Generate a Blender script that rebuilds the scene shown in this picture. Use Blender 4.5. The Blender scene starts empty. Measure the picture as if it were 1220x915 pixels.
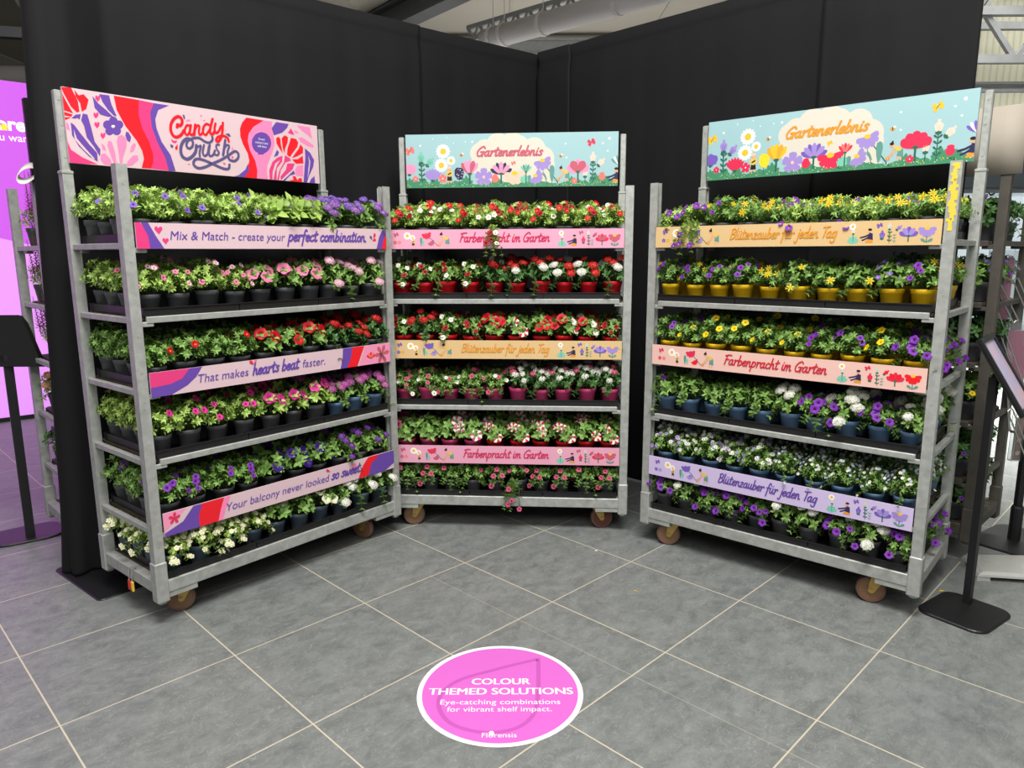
import bpy, math, random
from mathutils import Vector, Matrix, geometry

# ---------------------------------------------------------------- camera, world, light, exposure
SC = bpy.context.scene
COL = SC.collection
cam_d = bpy.data.cameras.new('camera'); cam = bpy.data.objects.new('camera', cam_d); COL.objects.link(cam)
PITCH, ROLL, CAM_Z = math.radians(10.345), math.radians(-0.2673), 1.5541
_r, _u, _f = Vector((1, 0, 0)), Vector((0, math.sin(PITCH), math.cos(PITCH))), Vector((0, math.cos(PITCH), -math.sin(PITCH)))
_r2 = _r * math.cos(ROLL) + _u * math.sin(ROLL)
_u2 = _u * math.cos(ROLL) - _r * math.sin(ROLL)
cam.matrix_world = Matrix(((_r2.x, _u2.x, -_f.x, 0), (_r2.y, _u2.y, -_f.y, 0), (_r2.z, _u2.z, -_f.z, CAM_Z), (0, 0, 0, 1)))
cam_d.sensor_fit = 'HORIZONTAL'; cam_d.sensor_width = 36.0; cam_d.lens = 857.17 / 1220 * 36.0
cam_d.clip_start = 0.05; cam_d.clip_end = 100
SC.camera = cam

world = bpy.data.worlds.new('daylight'); SC.world = world
world.use_nodes = True
_bg = world.node_tree.nodes['Background']
_bg.inputs['Color'].default_value = (0.93, 0.97, 1.0, 1); _bg.inputs['Strength'].default_value = 0.22

def area(name, loc, target, sx, sy, power, col=(1, 0.98, 0.95)):
    d = bpy.data.lights.new(name, 'AREA'); d.shape = 'RECTANGLE'; d.size = sx; d.size_y = sy
    d.energy = power; d.color = col
    o = bpy.data.objects.new(name, d); COL.objects.link(o)
    o.location = loc
    o.rotation_euler = (Vector(target) - Vector(loc)).to_track_quat('-Z', 'Y').to_euler()
    return o
area('roof_light_front', (0.2, 0.9, 5.6), (0.1, 2.4, 0.6), 3.0, 1.5, 440)
area('roof_light_behind', (0.0, -3.5, 5.4), (0.0, 3.0, 0.8), 7.0, 2.0, 215)
_rl = area('floor_fill_right', (5.4, 7.6, 5.7), (5.3, 7.5, 0.0), 2.4, 3.6, 620)  # added lamp, stands in for sunlight falling on the floor at right
_rl.data.spread = math.radians(70)
area('wall_fill_far_right', (9.5, 9.0, 5.8), (9.0, 12.0, 4.0), 5.0, 1.0, 120)  # added fill that brightens the far right cladding
area('ceiling_fill_rear', (1.0, 14.5, 3.2), (1.0, 14.6, 6.0), 7.0, 5.0, 150)  # added uplight hidden behind the curtains, brightens the ceiling from below
area('roof_light_left', (-6.0, 4.5, 5.6), (-5.0, 5.0, 0.0), 2.0, 3.0, 60)

SC.view_settings.view_transform = 'Standard'
SC.view_settings.look = 'None'
SC.view_settings.exposure = 0.0
SC.view_settings.gamma = 1.0
SC.view_settings.use_curve_mapping = False
SC.cycles.max_bounces = 6
SC.cycles.transparent_max_bounces = 6

# ---------------------------------------------------------------- helpers
RNG = random.Random(11)
PI = math.pi

def lin(c):
    c = c / 255.0
    return c / 12.92 if c <= 0.04045 else ((c + 0.055) / 1.055) ** 2.4

def rgb(r, g, b):
    return (lin(r), lin(g), lin(b), 1.0)

MATS = {}
def mat(name, col, rough=0.5, metal=0.0, spec=0.5, vary=0.0, nscale=8.0, bump=0.0, transl=0.0, island=False, emit=0.0, alpha=1.0, transmission=0.0):
    """procedural material; vary = noise mottling of the surface's own colour"""
    if name in MATS:
        return MATS[name]
    m = bpy.data.materials.new(name); m.use_nodes = True
    nt = m.node_tree; bs = nt.nodes['Principled BSDF']; out = nt.nodes['Material Output']
    bs.inputs['Base Color'].default_value = col
    bs.inputs['Roughness'].default_value = rough
    bs.inputs['Metallic'].default_value = metal
    bs.inputs['Specular IOR Level'].default_value = spec
    if transmission:
        bs.inputs['Transmission Weight'].default_value = transmission
    src = None
    if vary or bump:
        tc = nt.nodes.new('ShaderNodeTexCoord')
        n = nt.nodes.new('ShaderNodeTexNoise'); n.inputs['Scale'].default_value = nscale
        n.inputs['Detail'].default_value = 5
        nt.links.new(tc.outputs['Object'], n.inputs['Vector'])
        if bump:
            b = nt.nodes.new('ShaderNodeBump'); b.inputs['Strength'].default_value = bump
            b.inputs['Distance'].default_value = 0.01
            nt.links.new(n.outputs['Fac'], b.inputs['Height']); nt.links.new(b.outputs['Normal'], bs.inputs['Normal'])
        src = n.outputs['Fac']
    if island:
        g = nt.nodes.new('ShaderNodeNewGeometry'); src = g.outputs['Random Per Island']
    if vary and src is not None:
        mx = nt.nodes.new('ShaderNodeMix'); mx.data_type = 'RGBA'
        mx.inputs['A'].default_value = tuple(c * (1 - vary) for c in col[:3]) + (1,)
        mx.inputs['B'].default_value = tuple(min(1, c * (1 + vary)) for c in col[:3]) + (1,)
        nt.links.new(src, mx.inputs['Factor']); nt.links.new(mx.outputs['Result'], bs.inputs['Base Color'])
        csrc = mx.outputs['Result']
    else:
        csrc = None
    if transl:
        tr = nt.nodes.new('ShaderNodeBsdfTranslucent')
        tr.inputs['Color'].default_value = col
        if csrc is not None:
            nt.links.new(csrc, tr.inputs['Color'])
        ms = nt.nodes.new('ShaderNodeMixShader'); ms.inputs['Fac'].default_value = transl
        nt.links.new(bs.outputs['BSDF'], ms.inputs[1]); nt.links.new(tr.outputs['BSDF'], ms.inputs[2])
        nt.links.new(ms.outputs['Shader'], out.inputs['Surface'])
    if emit:
        bs.inputs['Emission Color'].default_value = col
        bs.inputs['Emission Strength'].default_value = emit
    MATS[name] = m
    return m

class MB:
    """collects geometry, then links it as one mesh object"""
    def __init__(s):
        s.v = []; s.f = []; s.m = []
    def add(s, vs, fs, mi=0):
        n = len(s.v); s.v.extend(vs)
        for f in fs:
            s.f.append(tuple(n + i for i in f)); s.m.append(mi)
    def box(s, x0, y0, z0, x1, y1, z1, mi=0):
        s.add([(x0, y0, z0), (x1, y0, z0), (x1, y1, z0), (x0, y1, z0), (x0, y0, z1), (x1, y0, z1), (x1, y1, z1), (x0, y1, z1)],
              [(3, 2, 1, 0), (4, 5, 6, 7), (0, 1, 5, 4), (1, 2, 6, 5), (2, 3, 7, 6), (3, 0, 4, 7)], mi)
    def cbox(s, x0, y0, z0, x1, y1, z1, c=0.003, mi=0):
        """box with chamfered edges"""
        def ring(z, k):
            return [(x0 + k + c, y0 + k, z), (x1 - k - c, y0 + k, z), (x1 - k, y0 + k + c, z), (x1 - k, y1 - k - c, z),
                    (x1 - k - c, y1 - k, z), (x0 + k + c, y1 - k, z), (x0 + k, y1 - k - c, z), (x0 + k, y0 + k + c, z)]
        s.loft([ring(z0, c), ring(z0 + c, 0), ring(z1 - c, 0), ring(z1, c)], mi)
    def loft(s, rings, mi=0, caps=True, closed=True):
        n = len(rings[0]); vs = [p for r in rings for p in r]; fs = []
        for k in range(len(rings) - 1):
            for i in range(n if closed else n - 1):
                j = (i + 1) % n
                fs.append((k * n + i, k * n + j, (k + 1) * n + j, (k + 1) * n + i))
        if caps:
            fs.append(tuple(range(n - 1, -1, -1)))
            fs.append(tuple((len(rings) - 1) * n + i for i in range(n)))
        s.add(vs, fs, mi)
    def prism(s, prof, z0, z1, mi=0):
        n = len(prof)
        vs = [(x, y, z0) for x, y in prof] + [(x, y, z1) for x, y in prof]
        fs = [(i, (i + 1) % n, n + (i + 1) % n, n + i) for i in range(n)]
        tris = geometry.tessellate_polygon([[Vector((x, y, 0)) for x, y in prof]])
        for t in tris:
            fs.append(tuple(reversed(t))); fs.append(tuple(n + i for i in t))
        s.add(vs, fs, mi)
    def lathe(s, prof, seg=16, mi=0, c=(0, 0, 0), axis='z'):
        rings = []
        for r, h in prof:
            ring = []
            for i in range(seg):
                a = 2 * PI * i / seg
                p = (r * math.cos(a), r * math.sin(a), h)
                if axis == 'x': p = (h, r * math.cos(a), r * math.sin(a))
                if axis == 'y': p = (r * math.sin(a), h, r * math.cos(a))
                ring.append((c[0] + p[0], c[1] + p[1], c[2] + p[2]))
            rings.append(ring)
        s.loft(rings, mi)
    def tube(s, pts, r, seg=8, mi=0):
        pts = [Vector(p) for p in pts]; rings = []
        up = Vector((0, 0, 1))
        for i, p in enumerate(pts):
            t = (pts[min(i + 1, len(pts) - 1)] - pts[max(i - 1, 0)]).normalized()
            a = t.cross(up)
            if a.length < 1e-3: a = t.cross(Vector((0, 1, 0)))
            a.normalize(); b = a.cross(t).normalized()
            rr = r[i] if isinstance(r, (list, tuple)) else r
            rings.append([tuple(p + a * (rr * math.cos(2 * PI * k / seg)) + b * (rr * math.sin(2 * PI * k / seg))) for k in range(seg)])
        s.loft(rings, mi)
    def bar(s, p, q, w, h, mi=0):
        """rectangular bar between two points"""
        p = Vector(p); q = Vector(q); t = (q - p).normalized()
        a = t.cross(Vector((0, 0, 1)))
        if a.length < 1e-3: a = Vector((1, 0, 0))
        a.normalize(); b = a.cross(t).normalized()
        rings = [[tuple(e + a * (sx * w / 2) + b * (sy * h / 2)) for sx, sy in ((-1, -1), (1, -1), (1, 1), (-1, 1))] for e in (p, q)]
        s.loft(rings, mi)
    def mesh(s, name, mats, smooth=False):
        me = bpy.data.meshes.new(name); me.from_pydata(s.v, [], s.f)
        for m in mats: me.materials.append(m)
        me.polygons.foreach_set('material_index', s.m)
        if smooth: me.polygons.foreach_set('use_smooth', [True] * len(s.f))
        me.update()
        return me
    def build(s, name, mats, parent=None, smooth=False):
        if not isinstance(mats, (list, tuple)): mats = [mats]
        return link(name, s.mesh(name, mats, smooth), parent)

def link(name, me, parent=None, loc=(0, 0, 0), rot=(0, 0, 0), sc=None):
    o = bpy.data.objects.new(name, me); COL.objects.link(o)
    if parent is not None: o.parent = parent
    o.location = loc; o.rotation_euler = rot
    if sc is not None: o.scale = sc
    return o

def thing(name, label, cat, loc=(0, 0, 0), rz=0.0, group=None):
    o = bpy.data.objects.new(name, None); COL.objects.link(o)
    o.empty_display_size = 0.1
    o.location = loc; o.rotation_euler = (0, 0, rz)
    return tag(o, label, cat, group)

def tag(o, label, cat, group=None):
    o['label'] = label; o['category'] = cat
    if group: o['group'] = group
    return o

def struct(o):
    o['kind'] = 'structure'
    return o

# ------------------------------------------------ flat artwork: polygons printed on a board (x to the right, z up)
class Art:
    def __init__(s, mb, x0, z0, w, h, y, clip=True):
        s.mb = mb; s.x0 = x0; s.z0 = z0; s.w = w; s.h = h; s.y = y; s.mats = []; s.layer = 0; s.clip = clip; s.base = 1; s.n = 0
    def mi(s, m):
        if m not in s.mats: s.mats.append(m)
        return s.base + s.mats.index(m)
    def depth(s):   # ink lies in thin coats, each later one a hair above the last
        s.n += 1
        return s.y - 0.0002 * s.layer - 0.000012 * (s.n % 15)
    def _clip(s, pts):
        def cut(ps, inside, inter):
            out = []
            for i, b in enumerate(ps):
                a = ps[i - 1]
                if inside(b):
                    if not inside(a): out.append(inter(a, b))
                    out.append(b)
                elif inside(a): out.append(inter(a, b))
            return out
        for k, lim, sg in ((0, 0, 1), (0, s.w, -1), (1, 0, 1), (1, s.h, -1)):
            if len(pts) < 3: return []
            def inter(a, b, k=k, lim=lim):
                t = (lim - a[k]) / (b[k] - a[k]); return (a[0] + t * (b[0] - a[0]), a[1] + t * (b[1] - a[1]))
            pts = cut(pts, lambda q, k=k, lim=lim, sg=sg: (q[k] - lim) * sg >= 0, inter)
        return pts
    def poly(s, pts, m, layer=None):
        pts = [tuple(p) for p in pts]
        if s.clip: pts = s._clip(pts)
        if len(pts) < 3: return
        tris = geometry.tessellate_polygon([[Vector((a, b, 0)) for a, b in pts]])
        y = s.depth()
        vs = [(s.x0 + a, y, s.z0 + b) for a, b in pts]
        ok = []
        for t in tris:
            (ax, az), (bx, bz), (cx, cz) = pts[t[0]], pts[t[1]], pts[t[2]]
            ar = (bx - ax) * (cz - az) - (cx - ax) * (bz - az)
            if abs(ar) < 1e-9: continue
            ok.append(tuple(t) if ar > 0 else tuple(reversed(t)))
        if ok: s.mb.add(vs, ok, s.mi(m))
    def disc(s, cx, cz, r, m, rz=None, n=16):
        rz = r if rz is None else rz
        s.poly([(cx + r * math.cos(2 * PI * i / n), cz + rz * math.sin(2 * PI * i / n)) for i in range(n)], m)
    def petal(s, cx, cz, ang, L, W, m, r0=0.0, blunt=0.5):
        """teardrop petal from a centre outwards"""
        ca, sa = math.cos(ang), math.sin(ang)
        pr = [(r0, 0.12), (r0 + (L - r0) * .4, .75), (r0 + (L - r0) * .72, 1), (r0 + (L - r0) * .93, blunt), (L, 0)]
        a = [(t, w * W / 2) for t, w in pr]; b = [(t, -w * W / 2) for t, w in reversed(pr[:-1])]
        s.poly([(cx + t * ca - w * sa, cz + t * sa + w * ca) for t, w in a + b], m)
    def line(s, pts, w, m):
        for (a, b) in zip(pts, pts[1:]):
            dx, dz = b[0] - a[0], b[1] - a[1]; L = math.hypot(dx, dz) or 1; nx, nz = -dz / L * w / 2, dx / L * w / 2
            s.poly([(a[0] + nx, a[1] + nz), (b[0] + nx, b[1] + nz), (b[0] - nx, b[1] - nz), (a[0] - nx, a[1] - nz)], m)
    def stroke(s, pts, w, m, sub=7):
        """brush stroke: smooth spline ribbon with round ends"""
        P = [Vector(p) for p in pts]
        if len(P) == 1:
            s.disc(P[0].x, P[0].y, w / 2, m, n=10); return
        Q = [P[0] * 2 - P[1]] + P + [P[-1] * 2 - P[-2]]
        S = []
        for i in range(1, len(Q) - 2):
            for k in range(sub):
                t = k / sub
                a, b, c, d = Q[i - 1], Q[i], Q[i + 1], Q[i + 2]
                S.append(0.5 * (2 * b + (c - a) * t + (2 * a - 5 * b + 4 * c - d) * t * t + (3 * b - 3 * c + d - a) * t ** 3))
        S.append(P[-1])
        L, R = [], []
        for i, p in enumerate(S):
            t = S[min(i + 1, len(S) - 1)] - S[max(i - 1, 0)]
            if t.length < 1e-9: t = Vector((1, 0))
            t = t.normalized(); n = Vector((-t.y, t.x)) * (w / 2)
            L.append(p + n); R.append(p - n)
        y = s.depth()
        vs = [(s.x0 + q.x, y, s.z0 + q.y) for q in L + R]; n = len(S)
        s.mb.add(vs, [(n + i, n + i + 1, i + 1, i) for i in range(n - 1)], s.mi(m))
        for p in (S[0], S[-1]) + tuple(P[1:-1]):
            y = s.depth()
            s.mb.add([(s.x0 + p.x + w / 2 * math.cos(k * PI / 5), y, s.z0 + p.y + w / 2 * math.sin(k * PI / 5)) for k in range(10)], [tuple(range(10))], s.mi(m))

# handwritten letters: strokes on a grid with x-height 1
_bowl = [(0.74, 0.82), (0.45, 1.0), (0.14, 0.68), (0.14, 0.2), (0.42, 0.0), (0.7, 0.45), (0.76, 0.95)]
_u = [[(0.15, 1.0), (0.12, 0.3), (0.33, 0.0), (0.62, 0.4), (0.7, 1.0)], [(0.7, 1.0), (0.68, 0.2), (0.82, 0.0), (1.0, 0.15)]]
_o = [(0.5, 1.0), (0.18, 0.75), (0.16, 0.25), (0.45, 0.0), (0.75, 0.3), (0.72, 0.8), (0.45, 1.0)]
GLYPH = {
 'a': ([_bowl, [(0.76, 1.0), (0.74, 0.25), (0.88, 0.0), (1.08, 0.15)]], 1.04),
 'r': ([[(0.08, 0.88), (0.22, 0.98), (0.2, 0.0)], [(0.2, 0.5), (0.42, 0.9), (0.66, 1.0), (0.76, 0.82)]], 0.78),
 't': ([[(0.32, 1.65), (0.24, 0.3), (0.38, 0.0), (0.64, 0.15)], [(0.0, 1.12), (0.68, 1.22)]], 0.68),
 'e': ([[(0.12, 0.45), (0.5, 0.55), (0.7, 0.82), (0.48, 1.0), (0.18, 0.78), (0.12, 0.3), (0.36, 0.0), (0.78, 0.2)]], 0.82),
 'n': ([[(0.15, 1.0), (0.14, 0.0)], [(0.15, 0.5), (0.4, 0.95), (0.62, 0.95), (0.68, 0.5), (0.68, 0.2), (0.83, 0.0), (1.0, 0.13)]], 1.0),
 'm': ([[(0.15, 1.0), (0.14, 0.0)], [(0.15, 0.5), (0.38, 0.95), (0.55, 0.95), (0.58, 0.5), (0.57, 0.0)], [(0.58, 0.5), (0.8, 0.95), (1.0, 0.95), (1.04, 0.5), (1.04, 0.2), (1.18, 0.0), (1.36, 0.13)]], 1.36),
 'l': ([[(0.26, 1.95), (0.16, 0.6), (0.2, 0.1), (0.42, 0.06)]], 0.48),
 'b': ([[(0.22, 1.95), (0.13, 0.0)], [(0.13, 0.3), (0.36, 0.9), (0.7, 0.85), (0.75, 0.35), (0.45, 0.0), (0.13, 0.15)]], 0.92),
 'i': ([[(0.2, 1.0), (0.17, 0.3), (0.3, 0.0), (0.46, 0.12)], [(0.26, 1.42)]], 0.5),
 's': ([[(0.66, 0.88), (0.42, 1.0), (0.2, 0.77), (0.48, 0.5), (0.6, 0.22), (0.36, 0.0), (0.05, 0.15)]], 0.74),
 'G': ([[(1.28, 1.55), (0.95, 1.9), (0.4, 1.5), (0.12, 0.75), (0.4, 0.02), (0.92, 0.15), (1.15, 0.75)], [(0.7, 0.82), (1.32, 0.84)], [(1.16, 0.8), (1.14, -0.08)]], 1.42),
 'F': ([[(0.38, 1.75), (0.2, 0.0)], [(0.0, 1.7), (0.6, 1.85), (1.2, 1.85)], [(0.2, 0.95), (0.85, 1.03)]], 0.95),
 'p': ([[(0.15, 1.0), (0.08, -0.85)], [(0.13, 0.5), (0.4, 0.98), (0.75, 0.8), (0.7, 0.25), (0.4, 0.0), (0.12, 0.2)]], 0.92),
 'c': ([[(0.7, 0.85), (0.46, 1.0), (0.16, 0.7), (0.16, 0.2), (0.45, 0.0), (0.8, 0.2)]], 0.8),
 'h': ([[(0.22, 1.95), (0.12, 0.0)], [(0.14, 0.5), (0.4, 0.95), (0.64, 0.85), (0.65, 0.2), (0.8, 0.0), (0.95, 0.12)]], 0.96),
 'B': ([[(0.32, 1.8), (0.15, 0.0)], [(0.08, 1.7), (0.6, 1.9), (1.0, 1.6), (0.75, 1.1), (0.35, 1.0)], [(0.35, 1.0), (0.9, 0.85), (0.95, 0.3), (0.5, 0.0), (0.15, 0.05)]], 1.12),
 'u': (_u, 1.0),
 'ü': (_u + [[(0.28, 1.42)], [(0.62, 1.45)]], 1.0),
 'z': ([[(0.1, 0.95), (0.64, 0.95), (0.1, 0.05), (0.72, 0.05)]], 0.8),
 'f': ([[(0.78, 1.72), (0.54, 1.92), (0.36, 1.4), (0.2, -0.75)], [(0.0, 0.95), (0.64, 1.02)]], 0.68),
 'j': ([[(0.36, 1.0), (0.26, -0.5), (0.02, -0.82), (-0.18, -0.6)], [(0.4, 1.42)]], 0.52),
 'd': ([_bowl, [(0.86, 1.95), (0.74, 0.3), (0.86, 0.0), (1.05, 0.12)]], 1.04),
 'T': ([[(0.1, 1.75), (1.25, 1.86)], [(0.68, 1.8), (0.5, 0.0)]], 0.95),
 'g': ([_bowl, [(0.78, 1.0), (0.7, -0.5), (0.36, -0.85), (0.02, -0.6)]], 0.95),
 'o': ([_o], 0.86),
 'k': ([[(0.22, 1.95), (0.12, 0.0)], [(0.7, 1.0), (0.18, 0.5), (0.45, 0.4), (0.8, 0.0)]], 0.86),
 'w': ([[(0.1, 1.0), (0.18, 0.1), (0.35, 0.05), (0.55, 0.8), (0.62, 0.1), (0.82, 0.05), (1.08, 0.6), (1.05, 1.0)]], 1.2),
 '.': ([[(0.15, 0.04)]], 0.4),
 ' ': ([], 0.55),
}
def write(art, text, x, z, width, m, weight=0.16, slant=0.22, height=None):
    """brush-script line; left end at x, baseline z, fitted to width"""
    adv = sum(GLYPH[c][1] for c in text); sx = width / adv
    sz = sx if height is None else height
    for c in text:
        st, a = GLYPH[c]
        for pts in st:
            art.stroke([(x + (px + slant * pz) * sx, z + pz * sz) for px, pz in pts], weight * min(sx, sz), m, sub=5)
        x += a * sx

_txt_cache = {}
def text_poly(body, bold=0.0, shear=0.0):
    key = (body, bold, shear)
    if key in _txt_cache: return _txt_cache[key]
    c = bpy.data.curves.new('lettering', 'FONT'); c.body = body; c.size = 1.0; c.offset = bold; c.shear = shear
    c.resolution_u = 4; c.fill_mode = 'FRONT'
    o = bpy.data.objects.new('lettering', c); COL.objects.link(o)
    dg = bpy.context.evaluated_depsgraph_get()
    me = bpy.data.meshes.new_from_object(o.evaluated_get(dg))
    vs = [(v.co.x, v.co.y) for v in me.vertices]; fs = [tuple(p.vertices) for p in me.polygons]
    bpy.data.objects.remove(o); bpy.data.curves.remove(c); bpy.data.meshes.remove(me)
    _txt_cache[key] = (vs, fs)
    return vs, fs
def letters(art, body, x, z, width, m, bold=0.0, shear=0.0, ysc=1.0):
    """sans-serif line printed on a board; left end x, baseline z, fitted to width"""
    vs, fs = text_poly(body, bold, shear)
    a = min(v[0] for v in vs); b = max(v[0] for v in vs); k = width / (b - a)
    y = art.depth()
    out = []
    for f in fs:
        p, q, r = vs[f[0]], vs[f[1]], vs[f[2]]
        ar = (q[0] - p[0]) * (r[1] - p[1]) - (r[0] - p[0]) * (q[1] - p[1])
        out.append(f if ar > 0 else tuple(reversed(f)))
    art.mb.add([(art.x0 + x + (v[0] - a) * k, y, art.z0 + z + v[1] * k * ysc) for v in vs], out, art.mi(m))
    return k

# ---------------------------------------------------------------- materials
galv = mat('galvanised_steel', rgb(170, 173, 168), 0.5, 0.3, vary=0.36, nscale=34, bump=0.15)
galv_shaded = mat('shaded_galvanised_steel', rgb(88, 84, 77), 0.55, 0.3, vary=0.3, nscale=20, bump=0.15)  # trolley steel with the shade beyond the curtain put into its colour
plywood = mat('dark_plywood', rgb(66, 56, 46), 0.7, vary=0.3, nscale=18)
zinc = mat('yellow_zinc', rgb(190, 158, 90), 0.42, 0.55, vary=0.25, nscale=40)
tyre = mat('brown_tyre', rgb(112, 82, 66), 0.6, vary=0.15, nscale=30)
tyre_red = mat('red_brown_tyre_band', rgb(96, 50, 42), 0.6)
hub_m = mat('wheel_disc', rgb(128, 96, 68), 0.5, 0.1, vary=0.2, nscale=40)
black_plastic = mat('black_plastic', rgb(26, 26, 27), 0.45, vary=0.2, nscale=30)
black_metal = mat('black_powder_coat', rgb(22, 22, 24), 0.45, 0.0, vary=0.2, nscale=60, bump=0.04)
soil = mat('potting_soil', rgb(44, 34, 26), 0.95, vary=0.4, nscale=90, bump=0.5)
white_m = mat('white_print', rgb(244, 242, 238), 0.5)
curtain_m = mat('black_curtain_cloth', rgb(15, 15, 17), 0.8, spec=0.3, vary=0.12, nscale=3, bump=0.05)
curtain_m2 = mat('black_velvet_lining', rgb(10, 10, 11), 0.95, spec=0.1)
paint_yellow = mat('yellow_paint_flake', rgb(226, 200, 66), 0.6)

POT = {k: mat('pot_' + k, rgb(*c), 0.42, vary=0.1, nscale=12) for k, c in dict(
    grey=(86, 88, 91), slate=(86, 102, 116), red=(222, 26, 40), pink=(232, 80, 136), yellow=(246, 198, 24), blue=(98, 130, 164)).items()}
LEAF = {k: mat('leaf_' + k, rgb(*c), 0.45, spec=0.4, vary=0.42, island=True, transl=0.25) for k, c in dict(
    light=(164, 194, 98), mid=(126, 164, 82), deep=(86, 128, 68), grey=(120, 140, 90)).items()}
stem_m = mat('stem_green', rgb(88, 116, 56), 0.6)
PET = {k: mat('petal_' + k, rgb(*c), 0.5, spec=0.3, vary=0.14, island=True, transl=0.3) for k, c in dict(
    red=(206, 10, 34), crimson=(160, 8, 30), white=(248, 246, 234), cream=(240, 240, 205), pink=(240, 128, 172), palepink=(240, 190, 210),
    magenta=(222, 50, 150), violet=(132, 96, 200), lilac=(176, 152, 216), purple=(124, 48, 172), darkviolet=(62, 24, 130),
    yellow=(250, 210, 20), orchid=(190, 90, 170), rose=(214, 84, 128), blue=(196, 208, 240), mauve=(150, 100, 190), apricot=(220, 160, 130)).items()}
EYE = {k: mat('throat_' + k, rgb(*c), 0.6) for k, c in dict(dark=(60, 14, 40), yellow=(236, 190, 60), green=(190, 200, 110), orange=(214, 140, 20), plum=(84, 24, 90)).items()}

# ---------------------------------------------------------------- the setting
def node_floor():
    m = bpy.data.materials.new('slate_tiles'); m.use_nodes = True
    nt = m.node_tree; N = nt.nodes; L = nt.links; bs = N['Principled BSDF']
    def n(t, **kw):
        x = N.new(t)
        for k, v in kw.items(): setattr(x, k, v)
        return x
    def mth(op, a, b=None, c=None):
        x = n('ShaderNodeMath', operation=op)
        for i, v in enumerate((a, b, c)):
            if v is None: continue
            if isinstance(v, (int, float)): x.inputs[i].default_value = v
            else: L.new(v, x.inputs[i])
        return x.outputs[0]
    tc = n('ShaderNodeTexCoord'); sx = n('ShaderNodeSeparateXYZ'); L.new(tc.outputs['Object'], sx.inputs[0])
    X, Y = sx.outputs[0], sx.outputs[1]
    k = 1 / math.sqrt(2)
    U = mth('MULTIPLY', mth('ADD', X, Y), k); V = mth('MULTIPLY', mth('SUBTRACT', Y, X), k)
    gu = mth('DIVIDE', mth('SUBTRACT', U, 0.4583), 0.6017); gv = mth('DIVIDE', mth('SUBTRACT', V, 0.819), 0.5965)
    def edge(g):   # distance to the nearest grout line in tile units
        f = mth('FRACT', g); return mth('MINIMUM', f, mth('SUBTRACT', 1.0, f))
    d = mth('MULTIPLY', mth('MINIMUM', edge(gu), edge(gv)), 0.6)
    grout = mth('LESS_THAN', d, 0.0027)
    joint = mth('LESS_THAN', mth('ABSOLUTE', mth('SUBTRACT', U, 2.043)), 0.0013)
    jv = mth('MULTIPLY', mth('LESS_THAN', V, 2.62), joint)
    # tile id -> tone + rotated slate grain
    wn = n('ShaderNodeTexWhiteNoise', noise_dimensions='2D')
    cb = n('ShaderNodeCombineXYZ'); L.new(mth('FLOOR', gu), cb.inputs[0]); L.new(mth('FLOOR', gv), cb.inputs[1])
    L.new(cb.outputs[0], wn.inputs['Vector'])
    cu = n('ShaderNodeCombineXYZ')
    off = mth('MULTIPLY', wn.outputs['Value'], 7.0)
    L.new(mth('MULTIPLY', U, 1.0), cu.inputs[0]); L.new(mth('MULTIPLY', V, 1.45), cu.inputs[1]); L.new(off, cu.inputs[2])
    n1 = n('ShaderNodeTexNoise'); n1.inputs['Scale'].default_value = 11; n1.inputs['Detail'].default_value = 10; n1.inputs['Roughness'].default_value = 0.74; n1.inputs['Distortion'].default_value = 0.5
    L.new(cu.outputs[0], n1.inputs['Vector'])
    n2 = n('ShaderNodeTexNoise'); n2.inputs['Scale'].default_value = 1.6; n2.inputs['Detail'].default_value = 3
    L.new(tc.outputs['Object'], n2.inputs['Vector'])
    n3 = n('ShaderNodeTexNoise'); n3.inputs['Scale'].default_value = 17; n3.inputs['Detail'].default_value = 5; n3.inputs['Distortion'].default_value = 1.6
    L.new(cu.outputs[0], n3.inputs['Vector'])
    vein = n('ShaderNodeValToRGB'); L.new(n3.outputs['Fac'], vein.inputs[0])
    vein.color_ramp.elements[0].position = 0.495; vein.color_ramp.elements[0].color = (0, 0, 0, 1)
    vein.color_ramp.elements[1].position = 0.515; vein.color_ramp.elements[1].color = (0, 0, 0, 1)
    e = vein.color_ramp.elements.new(0.505); e.color = (1, 1, 1, 1)
    r = n('ShaderNodeValToRGB'); L.new(n1.outputs['Fac'], r.inputs[0])
    r.color_ramp.elements[0].position = 0.3; r.color_ramp.elements[0].color = rgb(86, 92, 93)
    r.color_ramp.elements[1].position = 0.72; r.color_ramp.elements[1].color = rgb(136, 141, 140)
    mx1 = n('ShaderNodeMix', data_type='RGBA', blend_type='MIX'); L.new(r.outputs[0], mx1.inputs['A'])
    mx1.inputs['B'].default_value = rgb(132, 130, 122)
    L.new(mth('MULTIPLY', n2.outputs['Fac'], 0.35), mx1.inputs['Factor'])
    mx2 = n('ShaderNodeMix', data_type='RGBA', blend_type='MIX'); L.new(mx1.outputs['Result'], mx2.inputs['A'])
    mx2.inputs['B'].default_value = rgb(166, 168, 164)
    L.new(mth('MULTIPLY', vein.outputs[0], mth('MULTIPLY', n2.outputs['Fac'], 1.3)), mx2.inputs['Factor'])
    mx3 = n('ShaderNodeMix', data_type='RGBA', blend_type='MIX'); L.new(mx2.outputs['Result'], mx3.inputs['A'])
    mx3.inputs['B'].default_value = rgb(196, 186, 164)
    L.new(mth('MAXIMUM', grout, mth('MULTIPLY', jv, 0.6)), mx3.inputs['Factor'])
    L.new(mx3.outputs['Result'], bs.inputs['Base Color'])
    bs.inputs['Roughness'].default_value = 0.42
    rr = mth('ADD', 0.34, mth('MULTIPLY', n1.outputs['Fac'], 0.22)); L.new(rr, bs.inputs['Roughness'])
    bp = n('ShaderNodeBump'); bp.inputs['Strength'].default_value = 0.25; bp.inputs['Distance'].default_value = 0.004
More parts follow.
